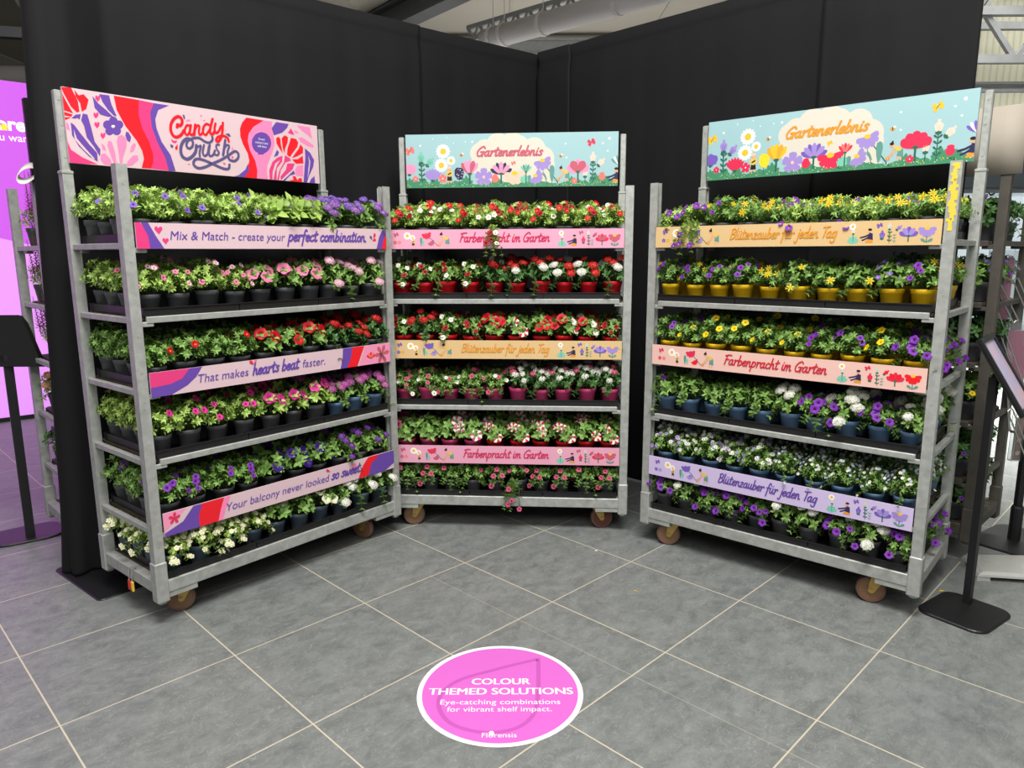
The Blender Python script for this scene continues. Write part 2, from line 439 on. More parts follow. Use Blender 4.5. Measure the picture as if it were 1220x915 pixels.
    L.new(mth('SUBTRACT', n1.outputs['Fac'], mth('MULTIPLY', grout, 0.5)), bp.inputs['Height']); L.new(bp.outputs['Normal'], bs.inputs['Normal'])
    return m

b = MB(); b.box(-12, -5, -0.1, 14, 22, 0.0)
struct(b.build('floor', node_floor()))

def ribbed(name, c, scale, dirv='X'):
    m = bpy.data.materials.new(name); m.use_nodes = True; nt = m.node_tree; bs = nt.nodes['Principled BSDF']
    tc = nt.nodes.new('ShaderNodeTexCoord'); w = nt.nodes.new('ShaderNodeTexWave'); w.bands_direction = dirv
    w.inputs['Scale'].default_value = scale
    nt.links.new(tc.outputs['Object'], w.inputs['Vector'])
    r = nt.nodes.new('ShaderNodeValToRGB'); nt.links.new(w.outputs['Fac'], r.inputs[0])
    r.color_ramp.elements[0].color = tuple(x * 0.8 for x in c[:3]) + (1,); r.color_ramp.elements[1].color = c
    r.color_ramp.elements[1].position = 0.35
    nt.links.new(r.outputs[0], bs.inputs['Base Color'])
    bp = nt.nodes.new('ShaderNodeBump'); bp.inputs['Strength'].default_value = 0.4; bp.inputs['Distance'].default_value = 0.02
    nt.links.new(w.outputs['Fac'], bp.inputs['Height']); nt.links.new(bp.outputs['Normal'], bs.inputs['Normal'])
    bs.inputs['Roughness'].default_value = 0.6
    return m
wall_m = ribbed('ribbed_cream_cladding', rgb(222, 221, 196), 3.0, 'X')
wall_my = ribbed('ribbed_cream_cladding_side', rgb(222, 221, 196), 3.0, 'Y')
ceil_m = mat('beige_roof_panels', rgb(176, 170, 158), 0.8, vary=0.06, nscale=1.5)
steel_b = mat('roof_steel', rgb(142, 144, 144), 0.5, 0.4, vary=0.2, nscale=10)
steel_d = mat('dark_roof_beam_paint', rgb(92, 94, 96), 0.55, 0.2, vary=0.15, nscale=6)  # darker paint tone for some beams and one truss
fascia_m = mat('dark_fascia', rgb(62, 70, 76), 0.5)
glass_m = mat('window_glass', rgb(214, 228, 236), 0.05, emit=0.35)
frame_m = mat('window_frame_paint', rgb(88, 92, 96), 0.5)

b = MB(); b.box(-12, 22, -0.1, 14, 22.2, 7)
struct(b.build('wall_back', wall_m))
b = MB(); b.box(-12.2, -5, -0.1, -12, 22.2, 7)
struct(b.build('wall_left', mat('grey_plaster', rgb(150, 150, 140), 0.8, vary=0.05)))
b = MB(); b.box(14, -5, -0.1, 14.2, 22.2, 7)
struct(b.build('wall_right', wall_my))
# far cross wall on the right: cladding above, dark fascia, glazing below
b = MB(); b.box(5.6, 12.0, 3.02, 14, 12.15, 7)
struct(b.build('wall_upper_right', wall_m))
b = MB(); b.box(5.6, 11.95, 2.55, 14, 12.2, 3.02)
struct(b.build('trim_1', fascia_m))
w_ = MB(); 
for x in (5.6, 7.2, 8.8, 10.4, 12.0, 13.9): w_.box(x, 11.98, 0.0, x + 0.1, 12.12, 2.55)
for z in (0.0, 1.2, 2.47): w_.box(5.6, 11.98, z, 14, 12.12, z + 0.08)
win = struct(w_.build('window_1', frame_m))
b = MB(); b.box(5.6, 12.03, 0.0, 14, 12.06, 2.55); b.build('pane', glass_m, win)
# roof
b = MB(); b.box(-12, -5, 6.2, 14, 22.2, 6.4)
for i in range(9): b.box(-12 + i * 3, -5, 6.17, -11.97 + i * 3, 22, 6.2)
struct(b.build('ceiling', ceil_m))
def beam(p, q, w, h, m, nm):
    bb = MB(); p = Vector(p); q = Vector(q)
    bb.bar(p + Vector((0, 0, h / 2)), q + Vector((0, 0, h / 2)), w, 0.03); bb.bar(p - Vector((0, 0, h / 2)), q - Vector((0, 0, h / 2)), w, 0.03); bb.bar(p, q, 0.03, h)
    return struct(bb.build(nm, m))
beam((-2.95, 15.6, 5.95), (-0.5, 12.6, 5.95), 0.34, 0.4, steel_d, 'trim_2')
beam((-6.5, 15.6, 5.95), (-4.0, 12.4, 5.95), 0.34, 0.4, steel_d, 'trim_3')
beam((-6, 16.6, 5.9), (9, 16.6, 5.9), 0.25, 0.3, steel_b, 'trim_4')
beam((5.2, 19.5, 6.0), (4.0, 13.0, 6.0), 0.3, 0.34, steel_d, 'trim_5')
def truss(p, q, h, n, nm, m=steel_b, r=0.06):
    bb = MB(); p = Vector(p); q = Vector(q); dn = Vector((0, 0, -h))
    bb.bar(p, q, r, r); bb.bar(p + dn, q + dn, r, r)
    for i in range(n):
        a = p.lerp(q, i / n); c = p.lerp(q, (i + 1) / n); mid = p.lerp(q, (i + .5) / n) + dn
        bb.bar(a, mid, r * .6, r * .6); bb.bar(mid, c, r * .6, r * .6)
    return struct(bb.build(nm, m))
truss((-0.75, 13.6, 5.45), (3.9, 9.4, 5.45), 0.2, 22, 'trim_6', r=0.07)
truss((-2.2, 18.2, 6.1), (7.0, 18.2, 6.1), 1.5, 7, 'trim_7', r=0.11)
truss((5.0, 9.6, 4.47), (12, 9.6, 4.47), 0.56, 8, 'trim_8', r=0.10)
beam((5.0, 9.7, 3.60), (12, 9.7, 3.60), 0.08, 0.09, steel_b, 'trim_11')
truss((6.0, 11.0, 5.6), (13, 11.0, 5.6), 0.9, 6, 'trim_9', r=0.1)
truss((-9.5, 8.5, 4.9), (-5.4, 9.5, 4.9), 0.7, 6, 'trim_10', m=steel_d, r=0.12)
# round air duct hung under the roof
b = MB(); b.tube([(-0.42, 12.75, 5.02), (4.2, 8.5, 5.02)], 0.165, 20)
duct_m = mat('duct_paint', rgb(188, 184, 182), 0.5, vary=0.05, nscale=4)
duct = b.build('air_duct', duct_m, None, smooth=True)
tag(duct, 'pale round ventilation duct running below the roof above the curtain corner', 'duct')
for t in (0.03, 0.07, 0.2, 0.42, 0.65):
    b = MB()
    P = Vector((-0.42, 12.75, 5.02)).lerp(Vector((4.2, 8.5, 5.02)), t); d = Vector((4.62, -4.25, 0)).normalized()
    b.tube([P - d * 0.03, P + d * 0.03], 0.182, 20)
    b.bar(P + Vector((0, 0, 0.17)), P + Vector((0, 0, 1.16)), 0.012, 0.012)
    b.build('duct_bracket', duct_m, duct)
b = MB(); b.tube([(-9, 11.0, 4.05), (-5.0, 11.4, 4.05)], 0.22, 16)
tag(b.build('air_duct', duct_m, None, smooth=True), 'thick pale pipe above the glowing purple wall', 'duct')

# glowing purple display wall at the left
PW0 = Vector((-4.77, 6.75, 0)); pa = math.radians(42)
pw = thing('display_wall', 'tall glowing purple printed display wall at the left edge', 'display', PW0, pa)
b = MB(); art = Art(b, -4.2, 0.04, 6.0, 3.06, -0.055)
b.box(-4.2, -0.05, 0.04, 1.8, 0.05, 3.1, 0)
pur_hi = mat('lightbox_purple', rgb(206, 92, 232), 0.6, emit=0.52); pur_lo = mat('lightbox_pale_purple', rgb(226, 150, 246), 0.6, emit=0.62)
art.layer = 0; art.poly([(0, 0), (6, 0), (6, 3.06), (0, 3.06)], pur_hi)
art.layer = 1; art.poly([(0, 0), (6, 0), (6, 1.28), (5.2, 1.42), (4.7, 1.55), (4.2, 1.68), (3.5, 1.72), (2.5, 1.62), (1.2, 1.45), (0, 1.35)], pur_lo)
b.build('printed_panel', [black_plastic] + art.mats, pw)
b = MB(); art = Art(b, -4.2, 0.04, 6.0, 3.06, -0.056); art.layer = 3
lit_white = mat('lightbox_white', rgb(250, 248, 252), 0.6, emit=0.8)
letters(art, 'ore', 4.325, 2.632, .232, lit_white, bold=0.03)
letters(art, 'u want', 4.345, 2.537, .255, lit_white)
lit_y = mat('lightbox_yellow', rgb(238, 214, 60), 0.6, emit=0.7); lit_b = mat('lightbox_sky', rgb(120, 206, 240), 0.6, emit=0.7)
art.layer = 4
for k in range(5): art.petal(4.39, 2.655, k * 1.2566 + .3, 0.034, 0.026, lit_y)
for k in range(5): art.petal(4.34, 2.77, k * 1.2566 + .3, 0.034, 0.026, lit_b)
b.build('lettering', [black_plastic] + art.mats, pw)
b = MB(); b.box(-4.22, -0.07, 0, 1.82, 0.07, 0.04); b.build('plinth', black_plastic, pw)

# ---------------------------------------------------------------- black curtains
def curtain(name, label, pts, H, seed, amp=0.016, flare=0.0):
    r = random.Random(seed)
    P = [Vector((x, y)) for x, y in pts]
    seg = []
    for a, c in zip(P, P[1:]):
        n = max(2, int((c - a).length / 0.022))
        seg += [a.lerp(c, i / n) for i in range(n)]
    seg.append(P[-1])
    ph = [r.uniform(0, 6.28) for _ in range(5)]; fr = [r.uniform(5, 8), r.uniform(11, 15), r.uniform(22, 30), r.uniform(2, 3), r.uniform(40, 55)]
    rows = [0.012, 0.03, 0.1, 0.25, 0.45, 0.7, 1.0, 1.35, 1.7, 2.05, 2.4, 2.65, H - 0.16, H - 0.09, H - 0.07, H]
    mb = MB(); vs = []; s = 0
    nrm = []
    for i, p in enumerate(seg):
        t = (seg[min(i + 1, len(seg) - 1)] - seg[max(i - 1, 0)]).normalized(); nrm.append(Vector((t.y, -t.x)))
    dist = [0]
    for a, c in zip(seg, seg[1:]): dist.append(dist[-1] + (c - a).length)
    for z in rows:
        for i, p in enumerate(seg):
            d = dist[i]; fade = (1 - 0.55 * (z / H) ** 2)
            w = math.sin(fr[0] * d + ph[0] + z * 0.15) * 0.5 + math.sin(fr[1] * d + ph[1] - z * 0.2) * 0.3 + math.sin(fr[2] * d + ph[2]) * 0.14 + math.sin(fr[3] * d + ph[3] + z * .5) * 0.5 + math.sin(fr[4] * d + ph[4] + z) * 0.05
            o = amp * w * fade
            if z > H - 0.15: o *= 0.4
            if abs(z - (H - 0.08)) < 0.011: o -= 0.012          # stitched line under the rod pocket
            q = p + nrm[i] * o
            if flare and d < .55:                                   # cloth spreads and puddles at the wrapped end
                q = q + Vector((-.66, -.75)) * (flare * (1 - d / .55) * (1 - z / H)) + nrm[i] * (0.02 * math.sin(d * 60) * max(0, 1 - z / .3))
            sag = 0.0
            vs.append((q.x, q.y, z - sag))
    n = len(seg)
    fs = [(k * n + i, k * n + i + 1, (k + 1) * n + i + 1, (k + 1) * n + i) for k in range(len(rows) - 1) for i in range(n - 1)]
    mb.add(vs, fs)
    o = mb.build(name, [curtain_m], None, smooth=True)
    md = o.modifiers.new('cloth_thickness', 'SOLIDIFY'); md.thickness = 0.004
    return tag(o, label, 'curtain')
CH = 2.95
def lp(t): return (-1.084 + t * math.cos(math.radians(41.93)), 4.347 + t * math.sin(math.radians(41.93)))
def rp(t): return (0.40 + t * math.cos(math.radians(-45.92)), 5.23 + t * math.sin(math.radians(-45.92)))
endw = [(-2.085 + 0.055 * math.cos(a), 3.415 + 0.055 * math.sin(a)) for a in [math.radians(d) for d in (40, 70, 100, 130, 160, 190, 220, 250, 280)]]
ca_, sb_ = lp(2.14), rp(-0.27)
cor = [(ca_[0] + .0, ca_[1]), (ca_[0] + .06, ca_[1] + .045), (ca_[0] + .12, ca_[1] + .05), (sb_[0] - .02, sb_[1] + .03), sb_]
def off(p, d): return (p[0], p[1] + d)
curtain('black_curtain', 'black cloth curtain behind the candy-coloured header, wrapped round its left end', endw + [(-2.04, 3.37), (-1.97, 3.44), lp(-1.1), lp(0.70)], CH, 3, 0.016, flare=0.15)
curtain('black_curtain', 'narrow black curtain panel between the left and middle trolleys, left of the corner', [off(lp(0.63), .03), off(lp(1.2), .012), lp(1.8)] + cor + [rp(-.2), rp(.0)], CH, 4, 0.012)
curtain('black_curtain', 'broad smooth black curtain panel behind the right blue header', [off(rp(-.06), .03), off(rp(.3), .01), rp(1.85)], CH, 5, 0.012)
curtain('black_curtain', 'black curtain panel at the far right end, lapped over its neighbour', [off(rp(1.72), -.03), off(rp(2.1), -.02), rp(2.46)], CH, 6, 0.014)
# floor plate of the curtain stand
def rounded_plate(mb, cx, cy, w, d, z0, z1, rot, r=0.04, n=5, mi=0, ch=0.004):
    def ring(z, ins):
        out = []
        for sx, sy, a0 in ((1, 1, 0), (-1, 1, 90), (-1, -1, 180), (1, -1, 270)):
            for k in range(n + 1):
                a = math.radians(a0 + 90 * k / n)
                x = sx * (w / 2 - r) + (r - ins) * math.cos(a); y = sy * (d / 2 - r) + (r - ins) * math.sin(a)
                out.append((cx + x * math.cos(rot) - y * math.sin(rot), cy + x * math.sin(rot) + y * math.cos(rot), z))
        return out
    mb.loft([ring(z0, 0), ring(z1 - ch, 0), ring(z1, ch)], mi)
b = MB(); rounded_plate(b, -1.965, 3.365, 0.54, 0.40, 0.0, 0.006, math.radians(-39), 0.03)
tag(b.build('curtain_stand_base', black_metal), 'flat black steel floor plate under the left end of the curtain', 'stand base')

CANDY_SHAPES = {
 'mag': [[(-0.668,0.073),(-0.649,0.102),(-0.635,0.054),(-0.594,0.027),(-0.534,0.003),(-0.658,-0.003)],
  [(-0.524,0.192),(-0.532,0.204),(-0.53,0.216),(-0.525,0.218),(-0.522,0.212),(-0.516,0.22),(-0.51,0.217),(-0.513,0.204)],
  [(-0.523,0.152),(-0.532,0.165),(-0.53,0.176),(-0.524,0.179),(-0.521,0.173),(-0.516,0.181),(-0.51,0.178),(-0.513,0.164)],
  [(-0.504,0.11),(-0.512,0.123),(-0.51,0.135),(-0.505,0.137),(-0.501,0.131),(-0.496,0.139),(-0.49,0.136),(-0.493,0.123)],
  [(-0.509,0.263),(-0.518,0.275),(-0.516,0.287),(-0.51,0.289),(-0.507,0.283),(-0.502,0.291),(-0.496,0.289),(-0.499,0.275)],
  [(-0.334,0.297),(-0.342,0.234),(-0.331,0.177),(-0.306,0.122),(-0.293,0.069),(-0.295,0.034),(-0.31,0.003),(-0.227,0.001),(-0.239,0.059),(-0.27,0.126),(-0.289,0.192),(-0.289,0.251),(-0.27,0.293)],
  [(0.443,0.272),(0.453,0.262),(0.465,0.24),(0.443,0.241),(0.423,0.248),(0.434,0.256)],
  [(0.385,0.127),(0.38,0.096),(0.346,0.058),(0.34,-0.002),(0.322,-0.002),(0.332,0.039),(0.348,0.076),(0.37,0.104),(0.338,0.084),(0.319,0.038),(0.316,-0.004),(0.3,-0.002),(0.3,0.046),(0.323,0.091),(0.356,0.116)],
  [(0.399,0.131),(0.429,0.118),(0.434,0.105),(0.401,0.094),(0.369,0.051),(0.353,-0.002),(0.342,-0.002),(0.361,0.051),(0.391,0.093)],
  [(0.412,0.09),(0.457,0.094),(0.442,0.062),(0.397,0.027),(0.366,-0.001),(0.365,0.02),(0.398,0.054)]],
 'red': [[(-0.648,0.301),(-0.609,0.305),(-0.588,0.255),(-0.586,0.212),(-0.597,0.208),(-0.617,0.228),(-0.638,0.274)],
  [(-0.597,0.298),(-0.582,0.278),(-0.563,0.286),(-0.545,0.266),(-0.558,0.227),(-0.577,0.213),(-0.58,0.247),(-0.595,0.272)],
  [(-0.649,0.29),(-0.639,0.26),(-0.622,0.223),(-0.611,0.202),(-0.649,0.21),(-0.651,0.245)],
  [(-0.652,0.205),(-0.613,0.197),(-0.621,0.187),(-0.651,0.19)],
  [(-0.654,0.182),(-0.62,0.185),(-0.645,0.17),(-0.654,0.174)],
  [(-0.441,0.299),(-0.434,0.24),(-0.404,0.178),(-0.361,0.12),(-0.341,0.079),(-0.336,0.045),(-0.35,0.003),(-0.31,0.003),(-0.295,0.034),(-0.293,0.069),(-0.306,0.122),(-0.331,0.177),(-0.342,0.234),(-0.334,0.297)],
  [(0.19,0.292),(0.164,0.265),(0.15,0.234),(0.149,0.197),(0.161,0.16),(0.184,0.117),(0.189,0.083),(0.176,0.044),(0.124,-0),(0.123,-0.011),(0.225,-0.009),(0.231,0.04),(0.223,0.086),(0.197,0.135),(0.188,0.18),(0.196,0.215),(0.225,0.252),(0.287,0.291)],
  [(0.352,0.211),(0.368,0.221),(0.378,0.21),(0.379,0.184),(0.388,0.137),(0.369,0.161),(0.353,0.185)],
  [(0.386,0.215),(0.406,0.233),(0.425,0.224),(0.42,0.197),(0.403,0.164),(0.399,0.138),(0.388,0.167)],
  [(0.442,0.224),(0.474,0.221),(0.486,0.204),(0.479,0.181),(0.453,0.152),(0.43,0.124),(0.412,0.134),(0.417,0.166),(0.432,0.198)],
  [(0.499,0.197),(0.515,0.18),(0.512,0.153),(0.479,0.134),(0.44,0.119),(0.469,0.153),(0.487,0.173)],
  [(0.509,0.139),(0.512,0.099),(0.465,0.093),(0.442,0.113),(0.478,0.118)],
  [(0.416,0.004),(0.443,-0.004),(0.497,-0.004),(0.496,0.021),(0.477,0.019),(0.468,0.007),(0.458,0.027),(0.439,0.028),(0.443,0.008)]],
 'pur': [[(-0.62,0.182),(-0.603,0.198),(-0.582,0.203),(-0.589,0.18),(-0.597,0.186),(-0.606,0.182)],
  [(-0.625,0.164),(-0.612,0.156),(-0.593,0.127),(-0.562,0.084),(-0.533,0.05),(-0.534,0.014),(-0.567,0.033),(-0.603,0.071),(-0.625,0.114)],
  [(-0.574,0.207),(-0.556,0.205),(-0.546,0.151),(-0.538,0.096),(-0.518,0.066),(-0.523,0.037),(-0.544,0.077),(-0.568,0.111),(-0.574,0.157),(-0.583,0.178)],
  [(-0.528,0.284),(-0.508,0.257),(-0.478,0.234),(-0.453,0.211),(-0.472,0.207),(-0.503,0.212),(-0.524,0.237)],
  [(-0.5,0.296),(-0.46,0.297),(-0.454,0.261),(-0.437,0.214),(-0.448,0.215),(-0.469,0.235),(-0.489,0.265)],
  [(-0.435,0.196),(-0.439,0.186),(-0.446,0.179),(-0.455,0.175),(-0.464,0.177),(-0.47,0.182),(-0.471,0.191),(-0.468,0.2),(-0.461,0.208),(-0.452,0.211),(-0.443,0.21),(-0.437,0.204)],
  [(-0.461,0.176),(-0.465,0.167),(-0.472,0.159),(-0.481,0.156),(-0.49,0.157),(-0.496,0.163),(-0.497,0.172),(-0.494,0.181),(-0.487,0.188),(-0.478,0.192),(-0.469,0.191),(-0.463,0.185)],
  [(-0.455,0.151),(-0.458,0.141),(-0.465,0.134),(-0.475,0.13),(-0.483,0.132),(-0.489,0.138),(-0.491,0.146),(-0.487,0.156),(-0.48,0.163),(-0.471,0.166),(-0.462,0.165),(-0.456,0.159)],
  [(-0.424,0.154),(-0.428,0.145),(-0.435,0.137),(-0.444,0.134),(-0.453,0.135),(-0.459,0.141),(-0.461,0.15),(-0.457,0.159),(-0.45,0.167),(-0.441,0.17),(-0.432,0.169),(-0.426,0.163)],
  [(-0.412,0.182),(-0.416,0.173),(-0.423,0.165),(-0.432,0.162),(-0.441,0.163),(-0.447,0.169),(-0.449,0.178),(-0.445,0.187),(-0.438,0.195),(-0.429,0.198),(-0.42,0.197),(-0.414,0.191)],
  [(-0.403,0.154),(-0.392,0.151),(-0.384,0.132),(-0.391,0.11),(-0.402,0.116),(-0.408,0.137)],
  [(-0.27,0.293),(-0.289,0.251),(-0.289,0.192),(-0.27,0.126),(-0.239,0.059),(-0.227,0.001),(-0.195,0.002),(-0.212,0.072),(-0.249,0.128),(-0.267,0.185),(-0.269,0.224),(-0.252,0.266),(-0.2,0.293)],
  [(0.18,0.068),(0.165,0.039),(0.125,0.008),(0.096,-0.001),(0.095,-0.013),(0.147,-0.009),(0.185,0.036)],
  [(0.322,0.184),(0.318,0.167),(0.308,0.151),(0.295,0.138),(0.279,0.128),(0.261,0.124),(0.244,0.125),(0.229,0.131),(0.218,0.142),(0.211,0.156),(0.21,0.172),(0.213,0.189),(0.222,0.204),(0.235,0.218),(0.252,0.227),(0.269,0.232),(0.286,0.231),(0.301,0.225),(0.313,0.215),(0.32,0.201)],
  [(0.227,0.144),(0.243,0.129),(0.24,0.118),(0.275,0.122),(0.267,0.15)],
  [(0.358,0.292),(0.433,0.292),(0.421,0.27),(0.391,0.244),(0.34,0.224),(0.329,0.258)],
  [(0.447,0.057),(0.456,0.04),(0.423,0.029),(0.389,-0.001),(0.376,-0.001),(0.413,0.028)],
  [(0.526,0.179),(0.558,0.158),(0.581,0.123),(0.573,0.086),(0.544,0.038),(0.525,-0.005),(0.505,-0.005),(0.515,0.063),(0.525,0.127)],
  [(0.578,0.038),(0.581,-0.005),(0.541,-0.004),(0.554,0.02)],
  [(0.353,0.153),(0.365,0.143),(0.356,0.125),(0.332,0.115),(0.344,0.137)]],
 'pale': [[(-0.616,0.138),(-0.608,0.102),(-0.581,0.068),(-0.545,0.025),(-0.55,0.022),(-0.59,0.063),(-0.617,0.097)],
  [(0.544,0.143),(0.556,0.112),(0.547,0.066),(0.532,0.019),(0.539,0.065),(0.548,0.107)]],
 'pnk': [[(-0.642,0.166),(-0.633,0.156),(-0.631,0.131),(-0.644,0.137)],
  [(-0.439,0.131),(-0.422,0.138),(-0.404,0.125),(-0.407,0.091),(-0.427,0.041),(-0.435,0.004),(-0.442,0.003),(-0.444,0.059),(-0.447,0.106)],
  [(-0.482,0.107),(-0.468,0.104),(-0.458,0.057),(-0.457,0.005),(-0.466,0.004),(-0.478,0.046),(-0.488,0.087)],
  [(-0.518,0.047),(-0.501,0.053),(-0.48,0.027),(-0.473,0.003),(-0.51,0.005),(-0.522,0.023)],
  [(-0.382,0.055),(-0.362,0.057),(-0.361,0.038),(-0.391,0.011),(-0.421,0.003),(-0.407,0.029)],
  [(-0.372,0.11),(-0.365,0.101),(-0.377,0.075),(-0.395,0.064),(-0.388,0.093)],
  [(-0.513,0.094),(-0.498,0.082),(-0.495,0.063),(-0.509,0.066)],
  [(0.287,0.291),(0.225,0.252),(0.196,0.215),(0.188,0.18),(0.197,0.135),(0.223,0.086),(0.231,0.04),(0.225,-0.009),(0.293,-0.01),(0.286,0.031),(0.291,0.071),(0.315,0.116),(0.336,0.162),(0.343,0.189),(0.338,0.223),(0.329,0.252),(0.335,0.291)],
  [(0.481,0.292),(0.566,0.292),(0.576,0.232),(0.552,0.247),(0.51,0.269)],
  [(0.488,0.231),(0.513,0.234),(0.545,0.22),(0.582,0.201),(0.582,0.187),(0.543,0.192),(0.5,0.21)],
  [(0.466,0.266),(0.487,0.26),(0.492,0.249),(0.468,0.253)],
  [(0.47,0.082),(0.509,0.09),(0.505,0.03),(0.461,0.032),(0.455,0.058)]],
 'pal2': [[(-0.45,0.17),(-0.452,0.166),(-0.456,0.164),(-0.46,0.165),(-0.462,0.169),(-0.459,0.173),(-0.455,0.175),(-0.451,0.174)]],
}
CANDY_STROKES = {
 'r': [(26,[(-0.171,0.202),(-0.167,0.214),(-0.157,0.21),(-0.146,0.222),(-0.146,0.241),(-0.16,0.25),(-0.181,0.238),(-0.198,0.212),(-0.202,0.183),(-0.192,0.161),(-0.175,0.157),(-0.154,0.17),(-0.139,0.191)]),
  (20,[(-0.108,0.213),(-0.12,0.217),(-0.133,0.2),(-0.134,0.177),(-0.124,0.173),(-0.111,0.19),(-0.103,0.219)]),
  (22,[(-0.104,0.219),(-0.111,0.188),(-0.105,0.175),(-0.092,0.184),(-0.083,0.221)]),
  (22,[(-0.082,0.224),(-0.09,0.176)]),
  (20,[(-0.087,0.197),(-0.073,0.22),(-0.062,0.219),(-0.067,0.191),(-0.062,0.18),(-0.049,0.191),(-0.042,0.211)]),
  (20,[(-0.006,0.229),(-0.026,0.234),(-0.044,0.213),(-0.044,0.189),(-0.032,0.184),(-0.011,0.21)]),
  (24,[(0.008,0.261),(-0.008,0.215),(-0.009,0.194),(0.001,0.19),(0.015,0.207)]),
  (22,[(0.021,0.242),(0.014,0.216),(0.02,0.199),(0.034,0.207),(0.049,0.233)]),
  (24,[(0.06,0.25),(0.055,0.214),(0.046,0.181),(0.028,0.159),(0.018,0.165),(0.029,0.18),(0.055,0.189),(0.078,0.182),(0.084,0.166)])],
 'p': [(22,[(-0.127,0.112),(-0.133,0.125),(-0.125,0.145),(-0.109,0.154),(-0.1,0.141),(-0.105,0.122),(-0.119,0.111)]),
  (28,[(-0.109,0.154),(-0.129,0.154),(-0.15,0.136),(-0.162,0.106),(-0.159,0.075),(-0.137,0.062),(-0.112,0.074),(-0.091,0.099),(-0.084,0.129)]),
  (22,[(-0.1,0.16),(-0.068,0.165),(-0.041,0.152),(-0.018,0.149),(-0.001,0.163),(-0,0.177)]),
  (20,[(-0.085,0.13),(-0.076,0.124),(-0.062,0.129),(-0.071,0.098),(-0.071,0.079)]),
  (20,[(-0.046,0.135),(-0.055,0.1),(-0.048,0.085),(-0.032,0.096),(-0.021,0.133)]),
  (20,[(-0.016,0.138),(-0.024,0.103),(-0.019,0.087),(-0.003,0.094),(0.008,0.115)]),
  (18,[(0.032,0.145),(0.017,0.141),(0.018,0.122),(0.028,0.108),(0.018,0.094),(0.002,0.098)]),
  (24,[(0.066,0.17),(0.049,0.098)]),
  (20,[(0.053,0.122),(0.07,0.146),(0.084,0.143),(0.073,0.113),(0.075,0.091)]),
  (24,[(0.076,0.096),(0.081,0.079),(0.107,0.075),(0.128,0.092),(0.13,0.114),(0.113,0.122),(0.09,0.108),(0.062,0.089),(0.032,0.072),(-0.008,0.053),(-0.052,0.032),(-0.084,0.025),(-0.105,0.039),(-0.099,0.06),(-0.076,0.068),(-0.04,0.061),(-0.004,0.049),(0.043,0.034),(0.072,0.035),(0.079,0.055)])],
}
CANDY_BITS = {
 'pur': [[(-0.14,0.261),(-0.131,0.261),(-0.128,0.249),(-0.134,0.238)],
  [(-0.211,0.122),(-0.195,0.117),(-0.199,0.106),(-0.208,0.107)],
  [(0.068,0.199),(0.088,0.205),(0.098,0.191),(0.088,0.188)]],
 'pnk': [[(-0.129,0.232),(-0.119,0.242),(-0.106,0.244),(-0.104,0.236)],
  [(0.068,0.224),(0.073,0.216),(0.067,0.209)],
  [(0.098,0.143),(0.11,0.133),(0.096,0.126)]],
 'mag': [[(-0.206,0.147),(-0.193,0.139),(-0.174,0.141),(-0.182,0.128),(-0.199,0.129)],
  [(0.099,0.098),(0.106,0.092),(0.098,0.084),(0.091,0.091)],
  [(0.045,0.063),(0.052,0.059),(0.06,0.062),(0.056,0.051),(0.047,0.054)],
  [(-0.058,0.266),(-0.05,0.268),(-0.048,0.276),(-0.047,0.269),(-0.04,0.269),(-0.048,0.266),(-0.05,0.259),(-0.05,0.266)],
  [(-0.042,0.248),(-0.037,0.25),(-0.035,0.256),(-0.034,0.251),(-0.028,0.25),(-0.034,0.248),(-0.036,0.243),(-0.037,0.248)],
  [(-0.137,0.038),(-0.129,0.04),(-0.127,0.047),(-0.127,0.04),(-0.119,0.039),(-0.127,0.037),(-0.129,0.03),(-0.129,0.037)]],
 'red': [[(-0.174,0.126),(-0.177,0.1),(-0.186,0.097),(-0.189,0.109)]],
}

# ---------------------------------------------------------------- plant trolleys
W2, DEP = 0.6525, 0.52
SHELF_Z = [1.60, 1.31, 1.018, 0.725, 0.43, 0.20]           # top surfaces, top shelf first
POST_TOP, POST_BOT, EXT_TOP = 1.892, 0.0975, 2.228

def post_profile(cx, cy, sgn, w=0.042):
    h = w / 2; t = 0.009
    p = [(-h, -h), (h, -h), (h, -h + t), (-h + t * 1.2, -h + t), (-h + t * 1.2, h - t), (h, h - t), (h, h), (-h, h)]
    if sgn > 0: p = [(-x, y) for x, y in reversed(p)]
    return [(cx + x, cy + y) for x, y in p]

